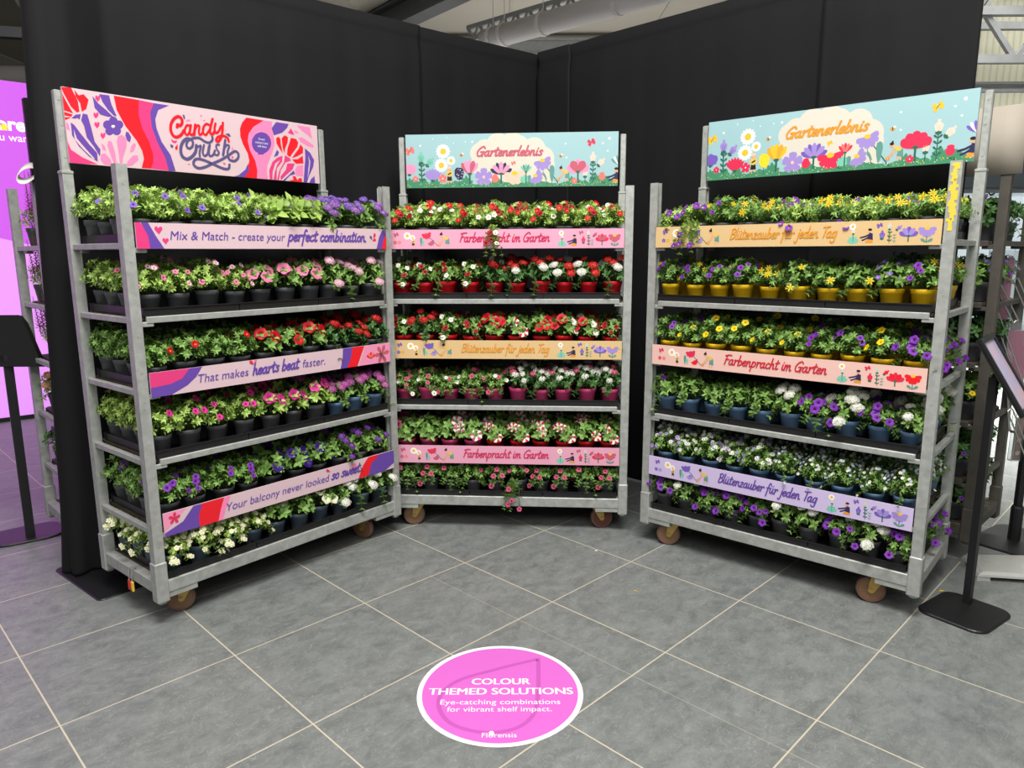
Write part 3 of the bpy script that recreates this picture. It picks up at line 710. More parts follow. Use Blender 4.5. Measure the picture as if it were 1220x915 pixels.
def make_cart(label, loc, rz, steel, group, wheel_ang, flakes=False, ext_m=None, ext_top=EXT_TOP):
    t = thing('plant_trolley', label, 'trolley', loc, rz, group)
    # base frame
    b = MB()
    z0, z1 = 0.145, 0.200
    b.cbox(-W2, -0.022, z0, W2, 0.022, z1); b.cbox(-W2, DEP - 0.022, z0, W2, DEP + 0.022, z1)
    for s in (-1, 1): b.cbox(s * W2 - 0.021, 0.0, z0, s * W2 + 0.021, DEP, z1)
    for s in (-1, 1):
        for y in (0, DEP):
            x = s * W2
            yy = -0.018 if y == 0 else DEP - 0.018
            b.prism([(x - s * 0.02, yy), (x - s * 0.15, yy), (x - s * 0.15, yy + 0.036), (x - s * 0.02, yy + 0.036)] if s < 0 else
                    [(x - s * 0.15, yy), (x - s * 0.02, yy), (x - s * 0.02, yy + 0.036), (x - s * 0.15, yy + 0.036)], 0.122, 0.146)
    b.build('base_frame', steel, t)
    b = MB(); b.box(-W2 + 0.02, 0.02, 0.176, W2 - 0.02, DEP - 0.02, 0.196); b.build('deck_board', plywood, t)
    # posts with sockets at the foot; the rear pair carries extension posts
    for s in (-1, 1):
        for y in (0, DEP):
            b = MB(); x = s * W2
            b.prism(post_profile(x, y, s), POST_BOT + 0.03, POST_TOP)
            b.cbox(x - 0.026, y - 0.026, POST_BOT + 0.012, x + 0.026, y + 0.026, 0.285, 0.004)
            b.cbox(x - 0.018, y - 0.018, POST_BOT, x + 0.018, y + 0.018, POST_BOT + 0.02, 0.006)
            for k in range(11):
                zz = 0.36 + k * 0.146
                fy = y - 0.0212
                b.lathe([(0.004, fy + .002), (0.004, fy - 0.001)], 8, 0, (x, 0, zz), 'y')
            mats = [steel]
            if flakes and s > 0 and y == 0:
                mats.append(paint_yellow)
                fr = random.Random(5)
                for z in range(22):
                    zz = 1.63 + z * 0.0115; a0 = -0.017 + fr.random() * 0.012; a1 = 0.017 - fr.random() * 0.012
                    b.box(x + a0, y - 0.0222, zz, x + a1, y - 0.0208, zz + 0.0118, 1)
            po = b.build('post', mats, t)
            if y > 0:
                e = MB(); e.cbox(x - 0.0165, y - 0.0165, POST_TOP - 0.12, x + 0.0165, y + 0.0165, ext_top, 0.004)
                e.cbox(x - 0.024, y - 0.024, POST_TOP - 0.002, x + 0.024, y + 0.024, POST_TOP + 0.012, 0.003)
                for zz in (1.96, 2.09, 2.19): e.lathe([(0.005, y - .016), (0.005, y - 0.0185)], 8, 0, (x, 0, zz), 'y')
                e.build('extension_post', ext_m or steel, po)
    # five hanging shelves
    for k, z in enumerate(SHELF_Z[:5]):
        b = MB(); b.box(-0.622, 0.0, z - 0.016, 0.622, DEP, z - 0.002)
        sh = b.build('shelf', plywood, t)
        for y, sg in ((-0.022, 1), (DEP + 0.006, -1)):
            r = MB()
            r.cbox(-0.612, y, z - 0.025, 0.612, y + 0.016, z, 0.003)
            r.box(-0.612, y + 0.0, z - 0.025, 0.612, y + 0.028, z - 0.021)
            for s in (-1, 1):   # hooks resting in the posts
                r.cbox(min(s * 0.585, s * 0.632), y + 0.003, z - 0.04, max(s * 0.585, s * 0.632), y + 0.014, z - 0.02, 0.002)
            r.build('shelf_rail', steel, sh)
        for s in (-1, 1):
            r = MB(); r.cbox(s * W2 - 0.012, 0.02, z - 0.026, s * W2 + 0.012, DEP - 0.02, z - 0.002, 0.002)
            r.build('end_rail', steel, sh)
    # castors
    for i, (sx, y) in enumerate(((-1, 0.06), (1, 0.06), (-1, DEP - 0.06), (1, DEP - 0.06))):
        a = math.radians(wheel_ang[i])
        x = sx * (W2 - 0.145)
        b = MB()
        b.box(-0.045, -0.045, 0.138, 0.045, 0.045, 0.146)
        b.lathe([(0.03, 0.124), (0.034, 0.13), (0.034, 0.138)], 16)
        for s in (-1, 1):     # fork cheeks, trailing to the axle
            q = [(-0.03, 0.134), (0.034, 0.134), (0.042, 0.1), (0.046, 0.058), (0.036, 0.046), (0.022, 0.052), (-0.006, 0.1)]
            ring = lambda yy: [(px, yy, pz) for px, pz in q]
            b.loft([ring(s * 0.021), ring(s * 0.0245)])
        b.box(-0.03, -0.0245, 0.128, 0.034, 0.0245, 0.136)
        b.lathe([(0.008, -0.03), (0.008, 0.03)], 10, 0, (0.035, 0, 0.0625), 'y')
        c = b.build('castor', zinc, t); c.location = (x, y, 0); c.rotation_euler = (0, 0, a)
        w = MB()
        w.lathe([(0.012, -0.017), (0.046, -0.013), (0.048, -0.016)], 28, 1, (0.035, 0, 0.0625), 'y')
        w.lathe([(0.012, 0.017), (0.046, 0.013), (0.048, 0.016)], 28, 1, (0.035, 0, 0.0625), 'y')
        w.lathe([(0.047, -0.016), (0.052, -0.018), (0.053, -0.018)], 28, 2, (0.035, 0, 0.0625), 'y')
        w.lathe([(0.047, -0.0158), (0.058, -0.0165), (0.0622, -0.010), (0.0625, 0), (0.0622, 0.010), (0.058, 0.0165), (0.047, 0.0158)], 28, 0, (0.035, 0, 0.0625), 'y')
        w.build('wheel', [tyre, hub_m, tyre_red], c)
    return t

CARTS = {'L': ((-1.073, 3.3381), math.radians(50.595)), 'C': ((-0.0359, 3.8966), math.radians(-4.226)), 'R': ((1.2184, 3.2889), math.radians(-41.062))}
CNAME = {'L': 'left', 'C': 'middle', 'R': 'right'}
GRP_T = 'plant trolleys in front of the black curtain'
make_cart('galvanised plant trolley at left, with pink and violet sign strips', CARTS['L'][0] + (0,), CARTS['L'][1], galv, GRP_T, (155, 103, 10, 60))
make_cart('galvanised plant trolley in the middle, facing straight forward under a blue header', CARTS['C'][0] + (0,), CARTS['C'][1], galv, GRP_T, (-169, 12, 10, 60))
make_cart('galvanised plant trolley at right, yellow paint flaking on its front post', CARTS['R'][0] + (0,), CARTS['R'][1], galv, GRP_T, (-153, -167, 10, 60), flakes=True)

def cart_pt(c, x, y, z):
    (cx, cy), a = CARTS[c]
    return (cx + x * math.cos(a) - y * math.sin(a), cy + x * math.sin(a) + y * math.cos(a), z)

# ---------------------------------------------------------------- printed signs
INK = {k: mat('ink_' + k, rgb(*c), 0.4, spec=0.4) for k, c in dict(
    pale=(217, 189, 196), red=(236, 30, 42), magenta=(224, 62, 126), pink=(250, 134, 182), purple=(104, 72, 164), slate=(92, 82, 128),
    sky=(158, 194, 199), cloud=(214, 208, 194), grass=(70, 140, 104), grass2=(96, 164, 120), deepgreen=(44, 104, 84), mint=(120, 196, 172), lime=(200, 212, 90),
    rosetext=(196, 92, 112), orange=(232, 166, 52), amber=(222, 150, 50), white=(248, 247, 242), lilac=(160, 138, 206), violet=(118, 92, 184), navy=(48, 42, 82), rose=(240, 150, 186),
    crimson=(222, 48, 84), coral=(240, 120, 112), yellow=(246, 214, 50), gold=(246, 190, 50), skin=(222, 168, 130), brown=(120, 78, 44), hair=(38, 32, 34),
    tan=(218, 186, 134), softpink=(228, 162, 186), salmon=(234, 192, 180), lavender=(206, 190, 226), ochre=(226, 190, 90), teal=(96, 150, 140),
    pinktext=(206, 44, 92), redtext=(206, 40, 62), violettext=(98, 68, 160), peach=(248, 196, 176)).items()}
CANDY = dict(mag=INK['magenta'], red=INK['red'], pnk=INK['pink'], pur=INK['purple'], pale=INK['pale'], pal2=INK['white'])

def daisy(a, x, z, r, pet=None, eye=None, n=14):
    for k in range(n): a.petal(x, z, 2 * PI * k / n, r, r * 0.36, pet or INK['white'], r * 0.3)
    a.layer += 1; a.disc(x, z, r * 0.42, eye or INK['gold']); a.layer -= 1
def cup(a, x, z, r, cols, n=5, spread=1.15, w=0.55, stem=0.0):
    if stem: a.line([(x, z), (x, z - stem)], r * 0.12, INK['deepgreen'])
    for k in range(n):
        ang = PI / 2 + spread * (k / (n - 1) * 2 - 1)
        a.layer += 1 if k % 2 else 0
        a.petal(x, z, ang, r * (1 - 0.1 * abs(k - (n - 1) / 2) / n), r * w, cols[k % len(cols)])
        a.layer -= 1 if k % 2 else 0
    a.layer += 2; a.petal(x, z - r * .05, PI / 2, r * 0.22, r * 0.34, INK['deepgreen']); a.layer -= 2
def five(a, x, z, r, col, eye, n=5, rot=0.3):
    for k in range(n): a.petal(x, z, 2 * PI * k / n + rot, r, r * 0.8, col, 0, 0.8)
    a.layer += 1; a.disc(x, z, r * 0.16, eye); a.layer -= 1
def cone(a, x, z, r, col, eye, lean=0.0, stem=0.0):
    if stem: a.line([(x, z), (x + lean * .3, z - stem)], r * 0.1, INK['deepgreen'])
    for k in range(6): a.petal(x, z, PI + lean + PI * (k / 5.0) * 1.0, r, r * 0.5, col, 0, 0.85)
    a.layer += 1; a.disc(x, z + r * 0.08, r * 0.28, eye, r * 0.2); a.layer -= 1
def bud(a, x, z, r, col, ang=PI / 2, stem=0.0, lines=None):
    if stem: a.line([(x, z), (x, z - stem)], r * 0.16, INK['deepgreen'])
    a.petal(x, z, ang, r * 1.9, r * 1.3, col)
    for s in (-.3, 0, .3): a.petal(x + math.cos(ang) * r * 1.6, z + math.sin(ang) * r * 1.6, ang + s, r * 0.7, r * 0.2, col)
    a.layer += 1
    if lines:
        for s in (-.22, 0, .22): a.petal(x, z, ang + s, r * 1.6, r * 0.09, lines)
    for s in (-.7, 0, .7): a.petal(x, z, ang + s, r * 0.6, r * 0.4, INK['deepgreen'])
    a.layer -= 1
def sprig(a, x, z, h, col, n=4):
    a.line([(x, z), (x, z + h)], h * 0.035, col)
    for k in range(n):
        for s in (-1, 1): a.petal(x, z + h * (k + .5) / n, PI / 2 + s * 0.8, h * 0.24, h * 0.1, col)
def leafy(a, x, z, h, col):
    for s in (-.9, -.4, 0.05, .5, .95): a.petal(x, z, PI / 2 + s, h * (1 - .25 * abs(s)), h * 0.34, col)
def bee(a, x, z, r):
    a.disc(x, z, r, INK['amber'], r * .75, 10); a.layer += 1
    a.line([(x, z - r * .7), (x, z + r * .7)], r * .35, INK['hair']); a.disc(x + r * .7, z + r * .7, r * .6, INK['white'], r * .4, 8); a.layer -= 1
def butterfly(a, x, z, r, col):
    for an in (0.5, 2.4, -0.5, -2.6): a.petal(x, z, an + .4, r, r * .8, col, 0, .9)
    a.layer += 1; a.line([(x - r * .3, z - r * .4), (x + r * .3, z + r * .5)], r * .12, INK['brown']); a.layer -= 1
def bender(a, x, z, h, top, skirt):
    """small figure bending down to pick flowers"""
    a.line([(x, z + h * .4), (x, z)], h * .09, INK['skin']); a.line([(x + h * .2, z + h * .4), (x + h * .2, z)], h * .09, INK['skin'])
    a.poly([(x - h * .06, z + h * .28), (x + h * .34, z + h * .22), (x + h * .3, z + h * .72), (x + h * .02, z + h * .74)], skirt)
    a.layer += 1
    a.poly([(x - h * .32, z + h * .86), (x - h * .2, z + h * .98), (x + h * .28, z + h * .78), (x + h * .1, z + h * .58), (x - h * .12, z + h * .66)], top)
    a.line([(x - h * .22, z + h * .8), (x - h * .42, z + h * .45), (x - h * .62, z + h * .2)], h * .08, INK['skin'])
    a.line([(x - h * .05, z + h * .72), (x - h * .3, z + h * .42), (x - h * .5, z + h * .2)], h * .08, INK['skin'])
    a.disc(x - h * .4, z + h * 1.0, h * .13, INK['skin']); a.layer += 1
    a.disc(x - h * .4, z + h * 1.09, h * .13, INK['hair'], h * .1); a.disc(x - h * .36, z + h * 1.22, h * .06, INK['hair'])
    five(a, x - h * .6, z + h * .16, h * .13, INK['amber'], INK['white']); a.layer -= 2
def kneeler(a, x, z, h):
    """small figure kneeling with an outstretched arm"""
    a.poly([(x - h * .1, z), (x + h * .5, z), (x + h * .5, z + h * .3), (x + h * .1, z + h * .34)], INK['amber'])
    a.layer += 1
    a.poly([(x + h * .05, z + h * .3), (x + h * .5, z + h * .22), (x + h * .46, z + h * .75), (x + h * .2, z + h * .8)], INK['navy'])
    a.line([(x + h * .3, z + h * .7), (x - h * .1, z + h * .5), (x - h * .5, z + h * .4)], h * .13, INK['navy'])
    a.line([(x + h * .3, z + h * .55), (x - h * .05, z + h * .3), (x - h * .35, z + h * .18)], h * .12, INK['navy'])
    a.disc(x + h * .22, z + h * .95, h * .15, INK['skin']); a.layer += 1; a.disc(x + h * .24, z + h * 1.05, h * .16, INK['hair'], h * .1)
    a.layer -= 2
def standing(a, x, z, h):
    """small figure standing with a bunch of flowers"""
    a.line([(x - h * .08, z + h * .3), (x - h * .1, z)], h * .1, INK['skin']); a.line([(x + h * .08, z + h * .3), (x + h * .1, z)], h * .1, INK['skin'])
    a.poly([(x - h * .16, z + h * .14), (x + h * .16, z + h * .14), (x + h * .12, z + h * .45), (x - h * .12, z + h * .45)], INK['hair'])
    a.disc(x, z + h * .58, h * .2, INK['ochre']); a.layer += 1; a.disc(x, z + h * .85, h * .12, INK['skin'])
    a.line([(x - h * .1, z + h * .5), (x + h * .1, z + h * .62)], h * .08, INK['hair']); a.layer += 1; a.disc(x, z + h * .93, h * .12, INK['peach'], h * .08); a.layer -= 2

def garden_header(c, label, text_m, pal):
    t = thing('header_sign', label, 'sign', (cart_pt(c, 0, DEP - 0.016, 0)[0], cart_pt(c, 0, DEP - 0.016, 0)[1], 1.935), CARTS[c][1], 'header boards on top of the trolleys')
    Wd, Hd = 1.246, 0.304; x0 = -0.623
    b = MB(); b.box(x0, -0.016, 0, x0 + Wd, -0.002, Hd)
    a = Art(b, x0, 0, Wd, Hd, -0.0163)
    h1 = lambda x, y: ((x - 100) * .000601, 0.304 - (y - 83) * .000588)
    h2 = lambda x, y: (.6245 + x * .000561, 0.304 - (y - 58) * .000529)
    a.layer = 0; a.poly([(0, 0), (Wd, 0), (Wd, Hd), (0, Hd)], INK['sky'])
    a.layer = 1
    for cx, cy, r in ((830, 270, 95), (880, 240, 100), (1010, 200, 118), (1150, 185, 110), (1060, 320, 140)): a.disc(*h1(cx, cy), r * .000601, INK['cloud'], n=28)
    for cx, cy, r in ((70, 210, 125), (240, 230, 118), (330, 330, 120), (340, 400, 115), (150, 380, 190), (60, 400, 190), (250, 440, 160)): a.disc(*h2(cx, cy), r * .000561, INK['cloud'], n=28)
    a.disc(*h1(860, 380), .07, INK['cloud'], n=28)
    a.poly([h1(830, 330), h2(420, 330), h2(440, 600), h1(800, 560)], INK['cloud'])
    # grass edge
    r = random.Random(8)
    a.layer = 2
    pts = [(0, 0)] + [(Wd * k / 60, 0.020 + 0.012 * abs(math.sin(k * 1.7)) + 0.010 * math.sin(k * .55)) for k in range(61)] + [(Wd, 0)]
    a.poly(pts, INK['grass'])
    for x, h in ((.02, .05), (.10, .05), (.17, .05), (.36, .06), (.55, .045), (.70, .05), (.98, .05), (1.12, .065), (1.18, .05)): leafy(a, x, 0.01, h, INK['grass'])
    a.layer = 6
    for k in range(150):
        a.disc(r.random() * Wd, 0.003 + r.random() * 0.024, 0.0022, (INK['lime'], INK['white'], INK['yellow'], INK['grass2'])[k % 4], n=5)
    a.layer = 2
    for x, y in ((245, 190), (760, 160), (575, 170), (510, 115), (370, 130), (690, 160)): a.disc(*h1(x, y), .006 if x in (245, 760) else .003, INK['white'], n=6)
    for x, y in ((565, 178), (1015, 130), (950, 180), (575, 325), (1000, 260)): a.disc(*h2(x, y), .008 if x > 1010 else .005, INK['white'], n=6)
    a.layer = 3
    butterfly(a, *h1(140, 240), .028, pal[0])
    butterfly(a, *h2(830, 168), .024, pal[1])
    bee(a, *h1(650, 285), .011); bee(a, *h2(515, 308), .011)
    bud(a, *h1(250, 375), .033, pal[2], PI / 2, 0.09, pal[3]); bud(a, *h1(300, 395), .030, pal[2], PI / 2 - .7, 0, pal[3])
    sprig(a, *h1(255, 560), .11, INK['deepgreen']); a.petal(*h1(110, 440), .5, .05, .06, pal[4]); cup(a, *h1(130, 480), .07, (pal[4], pal[4], pal[4]), 3, .5, .6)
    five(a, *h1(190, 510), .018, pal[5], INK['white'])
    cup(a, *h1(362, 540), .075, (pal[6], pal[6], pal[6]), 7, .75, .28)
    daisy(a, *h1(470, 248), .042); daisy(a, *h1(450, 382), .040); daisy(a, *h1(547, 338), .026)
    standing(a, *h1(530, 555), .095)
    five(a, *h1(462, 510), .026, pal[5], INK['white'])
    a.line([h1(625, 520), h1(625, 580)], .004, INK['deepgreen'])
    a.poly([h1(580, 430), h1(600, 405), h1(668, 410), h1(672, 470), h1(650, 525), h1(605, 520), h1(580, 480)], pal[7])
    a.layer += 1
    for k in range(14): a.disc(*h1(590 + r.random() * 72, 420 + r.random() * 90), .0022, INK['white'] if pal[7] == INK['navy'] else INK['gold'], n=5)
    a.layer -= 1
    cup(a, *h1(730, 480), .088, pal[8], 5, .6, .36, .05)
    five(a, *h1(868, 500), .052, INK['lilac'], INK['peach'])
    cup(a, *h1(1040, 480), .075, pal[9], 7, 1.1, .36, .05)
    a.disc(*h1(980, 520), .021, pal[10]); a.petal(*h1(980, 520), PI / 2, .028, .03, pal[10])
    cone(a, *h1(1172, 475), .062, pal[11], INK['gold'], .1)
    butterfly(a, *h1(1160, 370), .014, pal[0])
    cup(a, *h2(155, 480), .05, pal[12], 5, .7, .3, .06); leafy(a, *h2(140, 590), .05, INK['mint'])
    cone(a, *h2(325, 360), .052, INK['lilac'], INK['gold'], .35, .14); cone(a, *h2(252, 520), .045, INK['lilac'], INK['gold'], .95)
    a.line([h2(330, 460), h2(375, 600)], .003, INK['deepgreen']); a.petal(*h2(375, 560), 2.1, .05, .014, INK['teal'])
    a.petal(*h2(425, 600), PI / 2, .105, .03, INK['teal'], 0, .8); a.petal(*h2(190, 600), PI / 2, .05, .02, INK['teal'], 0, .8)
    bender(a, *h2(568, 578), .070, INK['ochre'], INK['teal'])
    cup(a, *h2(695, 490), .078, pal[13], 5, 1.0, .62, .06)
    bud(a, *h2(770, 545), .026, INK['cloud'], PI / 2, .03, INK['peach'])
    five(a, *h2(660, 575), .018, pal[5], INK['white'])
    bud(a, *h2(850, 395), .030, INK['cloud'], PI / 2, .11, INK['peach']); bud(a, *h2(895, 425), .028, INK['cloud'], PI / 2 - .75, 0, INK['peach'])
    sprig(a, *h2(850, 590), .10, INK['deepgreen'])
    a.disc(*h2(945, 535), .019, pal[10]); a.petal(*h2(945, 535), PI / 2, .028, .032, pal[10])
    for s, m in ((.35, pal[3]), (0, INK['white']), (-.35, pal[3])): a.petal(*h2(1115, 410), PI / 2 + .55 + s, .055, .016, m)
    kneeler(a, *h2(1060, 600), .076)
    bd = b.build('board', [INK['sky']] + a.mats, t)
    b = MB(); a = Art(b, x0, 0, Wd, Hd, -0.0163); a.layer = 8
    z = h1(800, 298)
    write(a, 'Gartenerlebnis', h1(800, 298)[0] - .005, z[1], .388, text_m, .36, .28, height=.028)
    b.build('lettering', [white_m] + a.mats, t)

garden_header('C', 'pale blue flower-garden header board, rose lettering, on the middle trolley', INK['rosetext'],
    [INK['coral'], INK['crimson'], INK['mint'], INK['teal'], INK['rose'], INK['coral'], INK['lilac'], INK['navy'], (INK['rose'], INK['rosetext'], INK['rose']),
     (INK['navy'], INK['rose']), INK['coral'], INK['peach'], (INK['mint'], INK['teal']), (INK['rose'], INK['rosetext'])])
garden_header('R', 'pale blue flower-garden header board, orange lettering, on the right trolley', INK['amber'],
    [INK['gold'], INK['gold'], INK['lilac'], INK['violet'], INK['violet'], INK['crimson'], INK['crimson'], INK['yellow'], (INK['gold'], INK['orange'], INK['gold']),
     (INK['violet'], INK['lilac']), INK['crimson'], INK['crimson'], (INK['crimson'], INK['coral']), (INK['crimson'], INK['crimson'])])

def candy_header():
    c = 'L'
    p = cart_pt(c, 0, DEP - 0.02, 0)
    t = thing('header_sign', 'red, pink and purple retro-patterned header board on the left trolley', 'sign', (p[0], p[1], 1.935), CARTS[c][1], 'header boards on top of the trolleys')
    Wd, Hd, x0 = 1.256, 0.304, -0.645
    b = MB(); b.box(x0, -0.016, 0, x0 + Wd, -0.002, Hd)
    a = Art(b, x0, 0, Wd, Hd, -0.0163)
    a.layer = 0; a.poly([(0, 0), (Wd, 0), (Wd, Hd), (0, Hd)], INK['pale'])
    for i, k in enumerate(('mag', 'red', 'pnk', 'pur', 'pale', 'pal2')):
        a.layer = 1 + i
        for q in CANDY_SHAPES.get(k, []): a.poly([(u - x0, v) for u, v in q], CANDY[k])
    for i, k in enumerate(('mag', 'red', 'pnk', 'pur')):
        a.layer = 2 + i
        for q in CANDY_BITS.get(k, []): a.poly([(u - x0, v) for u, v in q], INK['slate'] if k == 'pur' else CANDY[k])
    b.build('board', [INK['pale']] + a.mats, t)
    b = MB(); a = Art(b, x0, 0, Wd, Hd, -0.0163)
    for k, m, ly in (('p', INK['slate'], 8), ('r', INK['red'], 9)):
        a.layer = ly
        for w, q in CANDY_STROKES[k]: a.stroke([(u - x0, v) for u, v in q], w * .00053, m)
    a.layer = 8
    letters(a, 'Sweet', .894, .192, .036, INK['white']); letters(a, 'colours you', .874, .174, .072, INK['white']); letters(a, 'will love', .885, .156, .052, INK['white'])
    b.build('lettering', [white_m] + a.mats, t)
candy_header()

def strip(c, level, label, base_m, draw):
    """printed strip 10 cm tall across the front of a shelf"""
    z0 = (1.576, 0.987, 0.396)[level]
    p = cart_pt(c, 0, -0.026, 0)
    t = thing('shelf_banner', label, 'sign', (p[0], p[1], z0), CARTS[c][1], 'printed strips across the shelf fronts')
    Wd, Hd, x0 = 1.256, 0.100, -0.628
    b = MB(); b.box(x0, -0.006, 0, x0 + Wd, 0.0, Hd)
    a = Art(b, x0, 0, Wd, Hd, -0.0062); tb = MB(); ta = Art(tb, x0, 0, Wd, Hd, -0.0062); ta.layer = 9
    sb = MB(); sa = Art(sb, x0, 0, Wd, Hd, -0.0062); sa.layer = 9
    draw(a, ta, sa)
    b.build('printed_strip', [base_m] + a.mats, t); 
    if tb.f: tb.build('lettering', [base_m] + ta.mats, t)
    if sb.f: sb.build('script_lettering', [base_m] + sa.mats, t)

def garden_strip(text, text_m, pal):
    def draw(a, ta, sa):
        a.layer = 1
        butterfly(a, .052, .074, .014, pal[0]); five(a, .045, .034, .010, pal[0], INK['white']); five(a, .068, .034, .010, pal[1], INK['white'])
        daisy(a, .112, .068, .020); daisy(a, .140, .058, .015); standing(a, .143, .012, .046)
        cone(a, .215, .076, .026, pal[2], pal[0], .2, .06); cone(a, .238, .034, .019, pal[3], pal[0], .6); a.petal(.186, .012, PI / 2, .048, .014, INK['teal'], 0, .8); a.petal(.198, .012, PI / 2, .030, .012, INK['mint'], 0, .8)
        bender(a, .318, .010, .060, INK['ochre'], INK['teal'])
        daisy(a, .929, .078, .014, INK['white'], INK['gold']); bud(a, .933, .045, .012, INK['cloud'], PI / 2, .03); leafy(a, .933, .008, .036, INK['mint'])
        kneeler(a, .985, .012, .050)
        butterfly(a, 1.032, .080, .012, pal[0]); bud(a, 1.044, .022, .017, pal[2], PI / 2, 0, pal[3])
        bud(a, 1.070, .060, .013, INK['cloud'], PI / 2, .04, INK['mint']); bud(a, 1.094, .058, .013, pal[3], PI / 4, 0, pal[2]); sprig(a, 1.072, .008, .048, INK['deepgreen'], 3); sprig(a, 1.090, .008, .036, INK['teal'], 3)
        cup(a, 1.141, .034, .040, (pal[2], pal[3]), 5, 1.1, .5, .02)
        cone(a, 1.206, .062, .032, pal[3], INK['gold'], 0, .05); a.petal(1.206, .010, 2.5, .026, .012, INK['teal']); a.petal(1.206, .010, .6, .026, .012, INK['teal'])
        wd = .476
        write(sa, text, .390, .036, wd, text_m, .25, .26, height=.0245)
    return draw
pinkp = [INK['rosetext'], INK['coral'], INK['crimson'], INK['rosetext']]
tanp = [INK['violet'], INK['orange'], INK['violet'], INK['lilac']]
redp = [INK['crimson'], INK['coral'], INK['crimson'], INK['red']]
lavp = [INK['violet'], INK['lilac'], INK['violet'], INK['lilac']]
FARB, BLUT = 'Farbenpracht im Garten', 'Blütenzauber für jeden Tag'
strip('C', 0, 'pink flower-printed strip with trailing red blooms over its lettering, middle trolley top', INK['softpink'], garden_strip(FARB, INK['pinktext'], pinkp))
strip('C', 1, 'tan flower-printed strip with orange lettering across the middle trolley', INK['tan'], garden_strip(BLUT, INK['amber'], tanp))
strip('C', 2, 'pink flower-printed strip above the bottom shelf of the middle trolley', INK['softpink'], garden_strip(FARB, INK['pinktext'], pinkp))
strip('R', 0, 'tan flower-printed strip with orange lettering on the right trolley', INK['tan'], garden_strip(BLUT, INK['amber'], tanp))
strip('R', 1, 'salmon flower-printed strip with red lettering below yellow pots', INK['salmon'], garden_strip(FARB, INK['redtext'], redp))
strip('R', 2, 'lavender flower-printed strip with violet lettering', INK['lavender'], garden_strip(BLUT, INK['violettext'], lavp))

def heart(a, x, z, r, m):
    a.poly([(x, z - r), (x - r, z + r * .2), (x - r * .85, z + r * .8), (x - r * .35, z + r * .9), (x, z + r * .45), (x + r * .35, z + r * .9), (x + r * .85, z + r * .8), (x + r, z + r * .2)], m)
def wave_end(a, pts_list):
    for i, (m, q) in enumerate(pts_list): a.layer = 1 + i; a.poly(q, m)
def l1(a, ta, sa):
    wave_end(a, [(INK['magenta'], [(0, 0), (.07, 0), (.05, .05), (.02, .1), (0, .1)]), (INK['purple'], [(.05, .0), (.105, 0), (.075, .05), (.05, .1), (.022, .1), (.045, .05)]),
        (INK['purple'], [(1.19, 0), (1.245, 0), (1.256, .03), (1.256, .1), (1.235, .1), (1.21, .06)]), (INK['red'], [(1.225, 0), (1.256, 0), (1.256, .07), (1.24, .05)])])
    a.layer = 3; heart(a, .088, .072, .016, INK['magenta']); heart(a, .112, .030, .013, INK['magenta'])
    a.petal(1.165, .045, 2.2, .025, .015, INK['slate']); a.petal(1.175, .05, 1.3, .03, .016, INK['crimson']); a.petal(1.165, .04, .3, .025, .014, INK['red'])
    letters(ta, 'Mix & Match - create your', .131, .036, .526, INK['purple'], shear=.18)
    write(sa, 'perfect combination.', .672, .036, .455, INK['purple'], .30, .22, height=.0265)
def l2(a, ta, sa):
    wave_end(a, [(INK['purple'], [(0, 0), (.08, 0), (.15, .03), (.19, .06), (.22, .1), (0, .1)]), (INK['magenta'], [(0, .04), (.08, .045), (.13, .062), (.165, .1), (0, .1)]),
        (INK['purple'], [(.93, 0), (.97, .0), (.995, .04), (1.01, .1), (.95, .1), (.945, .05)]), (INK['red'], [(.97, 0), (1.035, 0), (1.06, .05), (1.085, .1), (1.01, .1), (.995, .04)]),
        (INK['rose'], [(1.045, 0), (1.256, 0), (1.256, .1), (1.09, .1), (1.068, .05)])])
    a.layer = 7
    for k in range(6): a.petal(1.20, .045, .2 + k * 1.0, .05, .022, INK['rosetext'])
    cup(a, 1.125, .03, .035, (INK['red'], INK['coral']), 5, 1.0, .4)
    a.petal(.458, .080, 2.4, .028, .016, INK['crimson']); a.petal(.462, .084, 1.2, .022, .014, INK['coral'])
    letters(ta, 'That makes', .197, .034, .232, INK['purple'], shear=.18)
    write(sa, 'hearts beat', .448, .034, .240, INK['purple'], .30, .22, height=.0265)
    letters(ta, 'faster.', .712, .034, .127, INK['purple'], shear=.18)
def l3(a, ta, sa):
    wave_end(a, [(INK['rose'], [(0, .02), (.10, .1), (0, .1)]), (INK['purple'], [(0, 0), (.165, 0), (.165, .05), (.18, .1), (.13, .1), (.08, .045), (0, .015)]), (INK['red'], [(.15, 0), (.235, 0), (.25, .05), (.27, .1), (.17, .1), (.15, .05)]),
        (INK['pink'], [(.235, 0), (.255, 0), (.275, .05), (.30, .1), (.27, .1), (.25, .05)]),
        (INK['red'], [(1.01, 0), (1.075, 0), (1.10, .06), (1.16, .1), (1.08, .1), (1.04, .06)]), (INK['purple'], [(1.075, 0), (1.19, 0), (1.256, .03), (1.256, .1), (1.16, .1), (1.10, .06)])])
    a.layer = 8
    for k in range(5): a.petal(.045, .07, .2 + k * 1.26, .026, .014, INK['crimson'])
    heart(a, .985, .075, .014, INK['pink']); a.petal(.835, .080, 2.6, .028, .014, INK['crimson'])
    letters(ta, 'Your balcony never looked', .277, .034, .552, INK['purple'], shear=.18)
    write(sa, 'so sweet.', .840, .036, .192, INK['purple'], .30, .22, height=.0265)
strip('L', 0, 'pale pink strip with two magenta hearts, top of the left trolley', INK['pale'], l1)
strip('L', 1, 'pale pink strip with a purple and magenta swirl, middle of the left trolley', INK['pale'], l2)
strip('L', 2, 'pale pink strip with red waves, above white flowers on the left trolley', INK['pale'], l3)

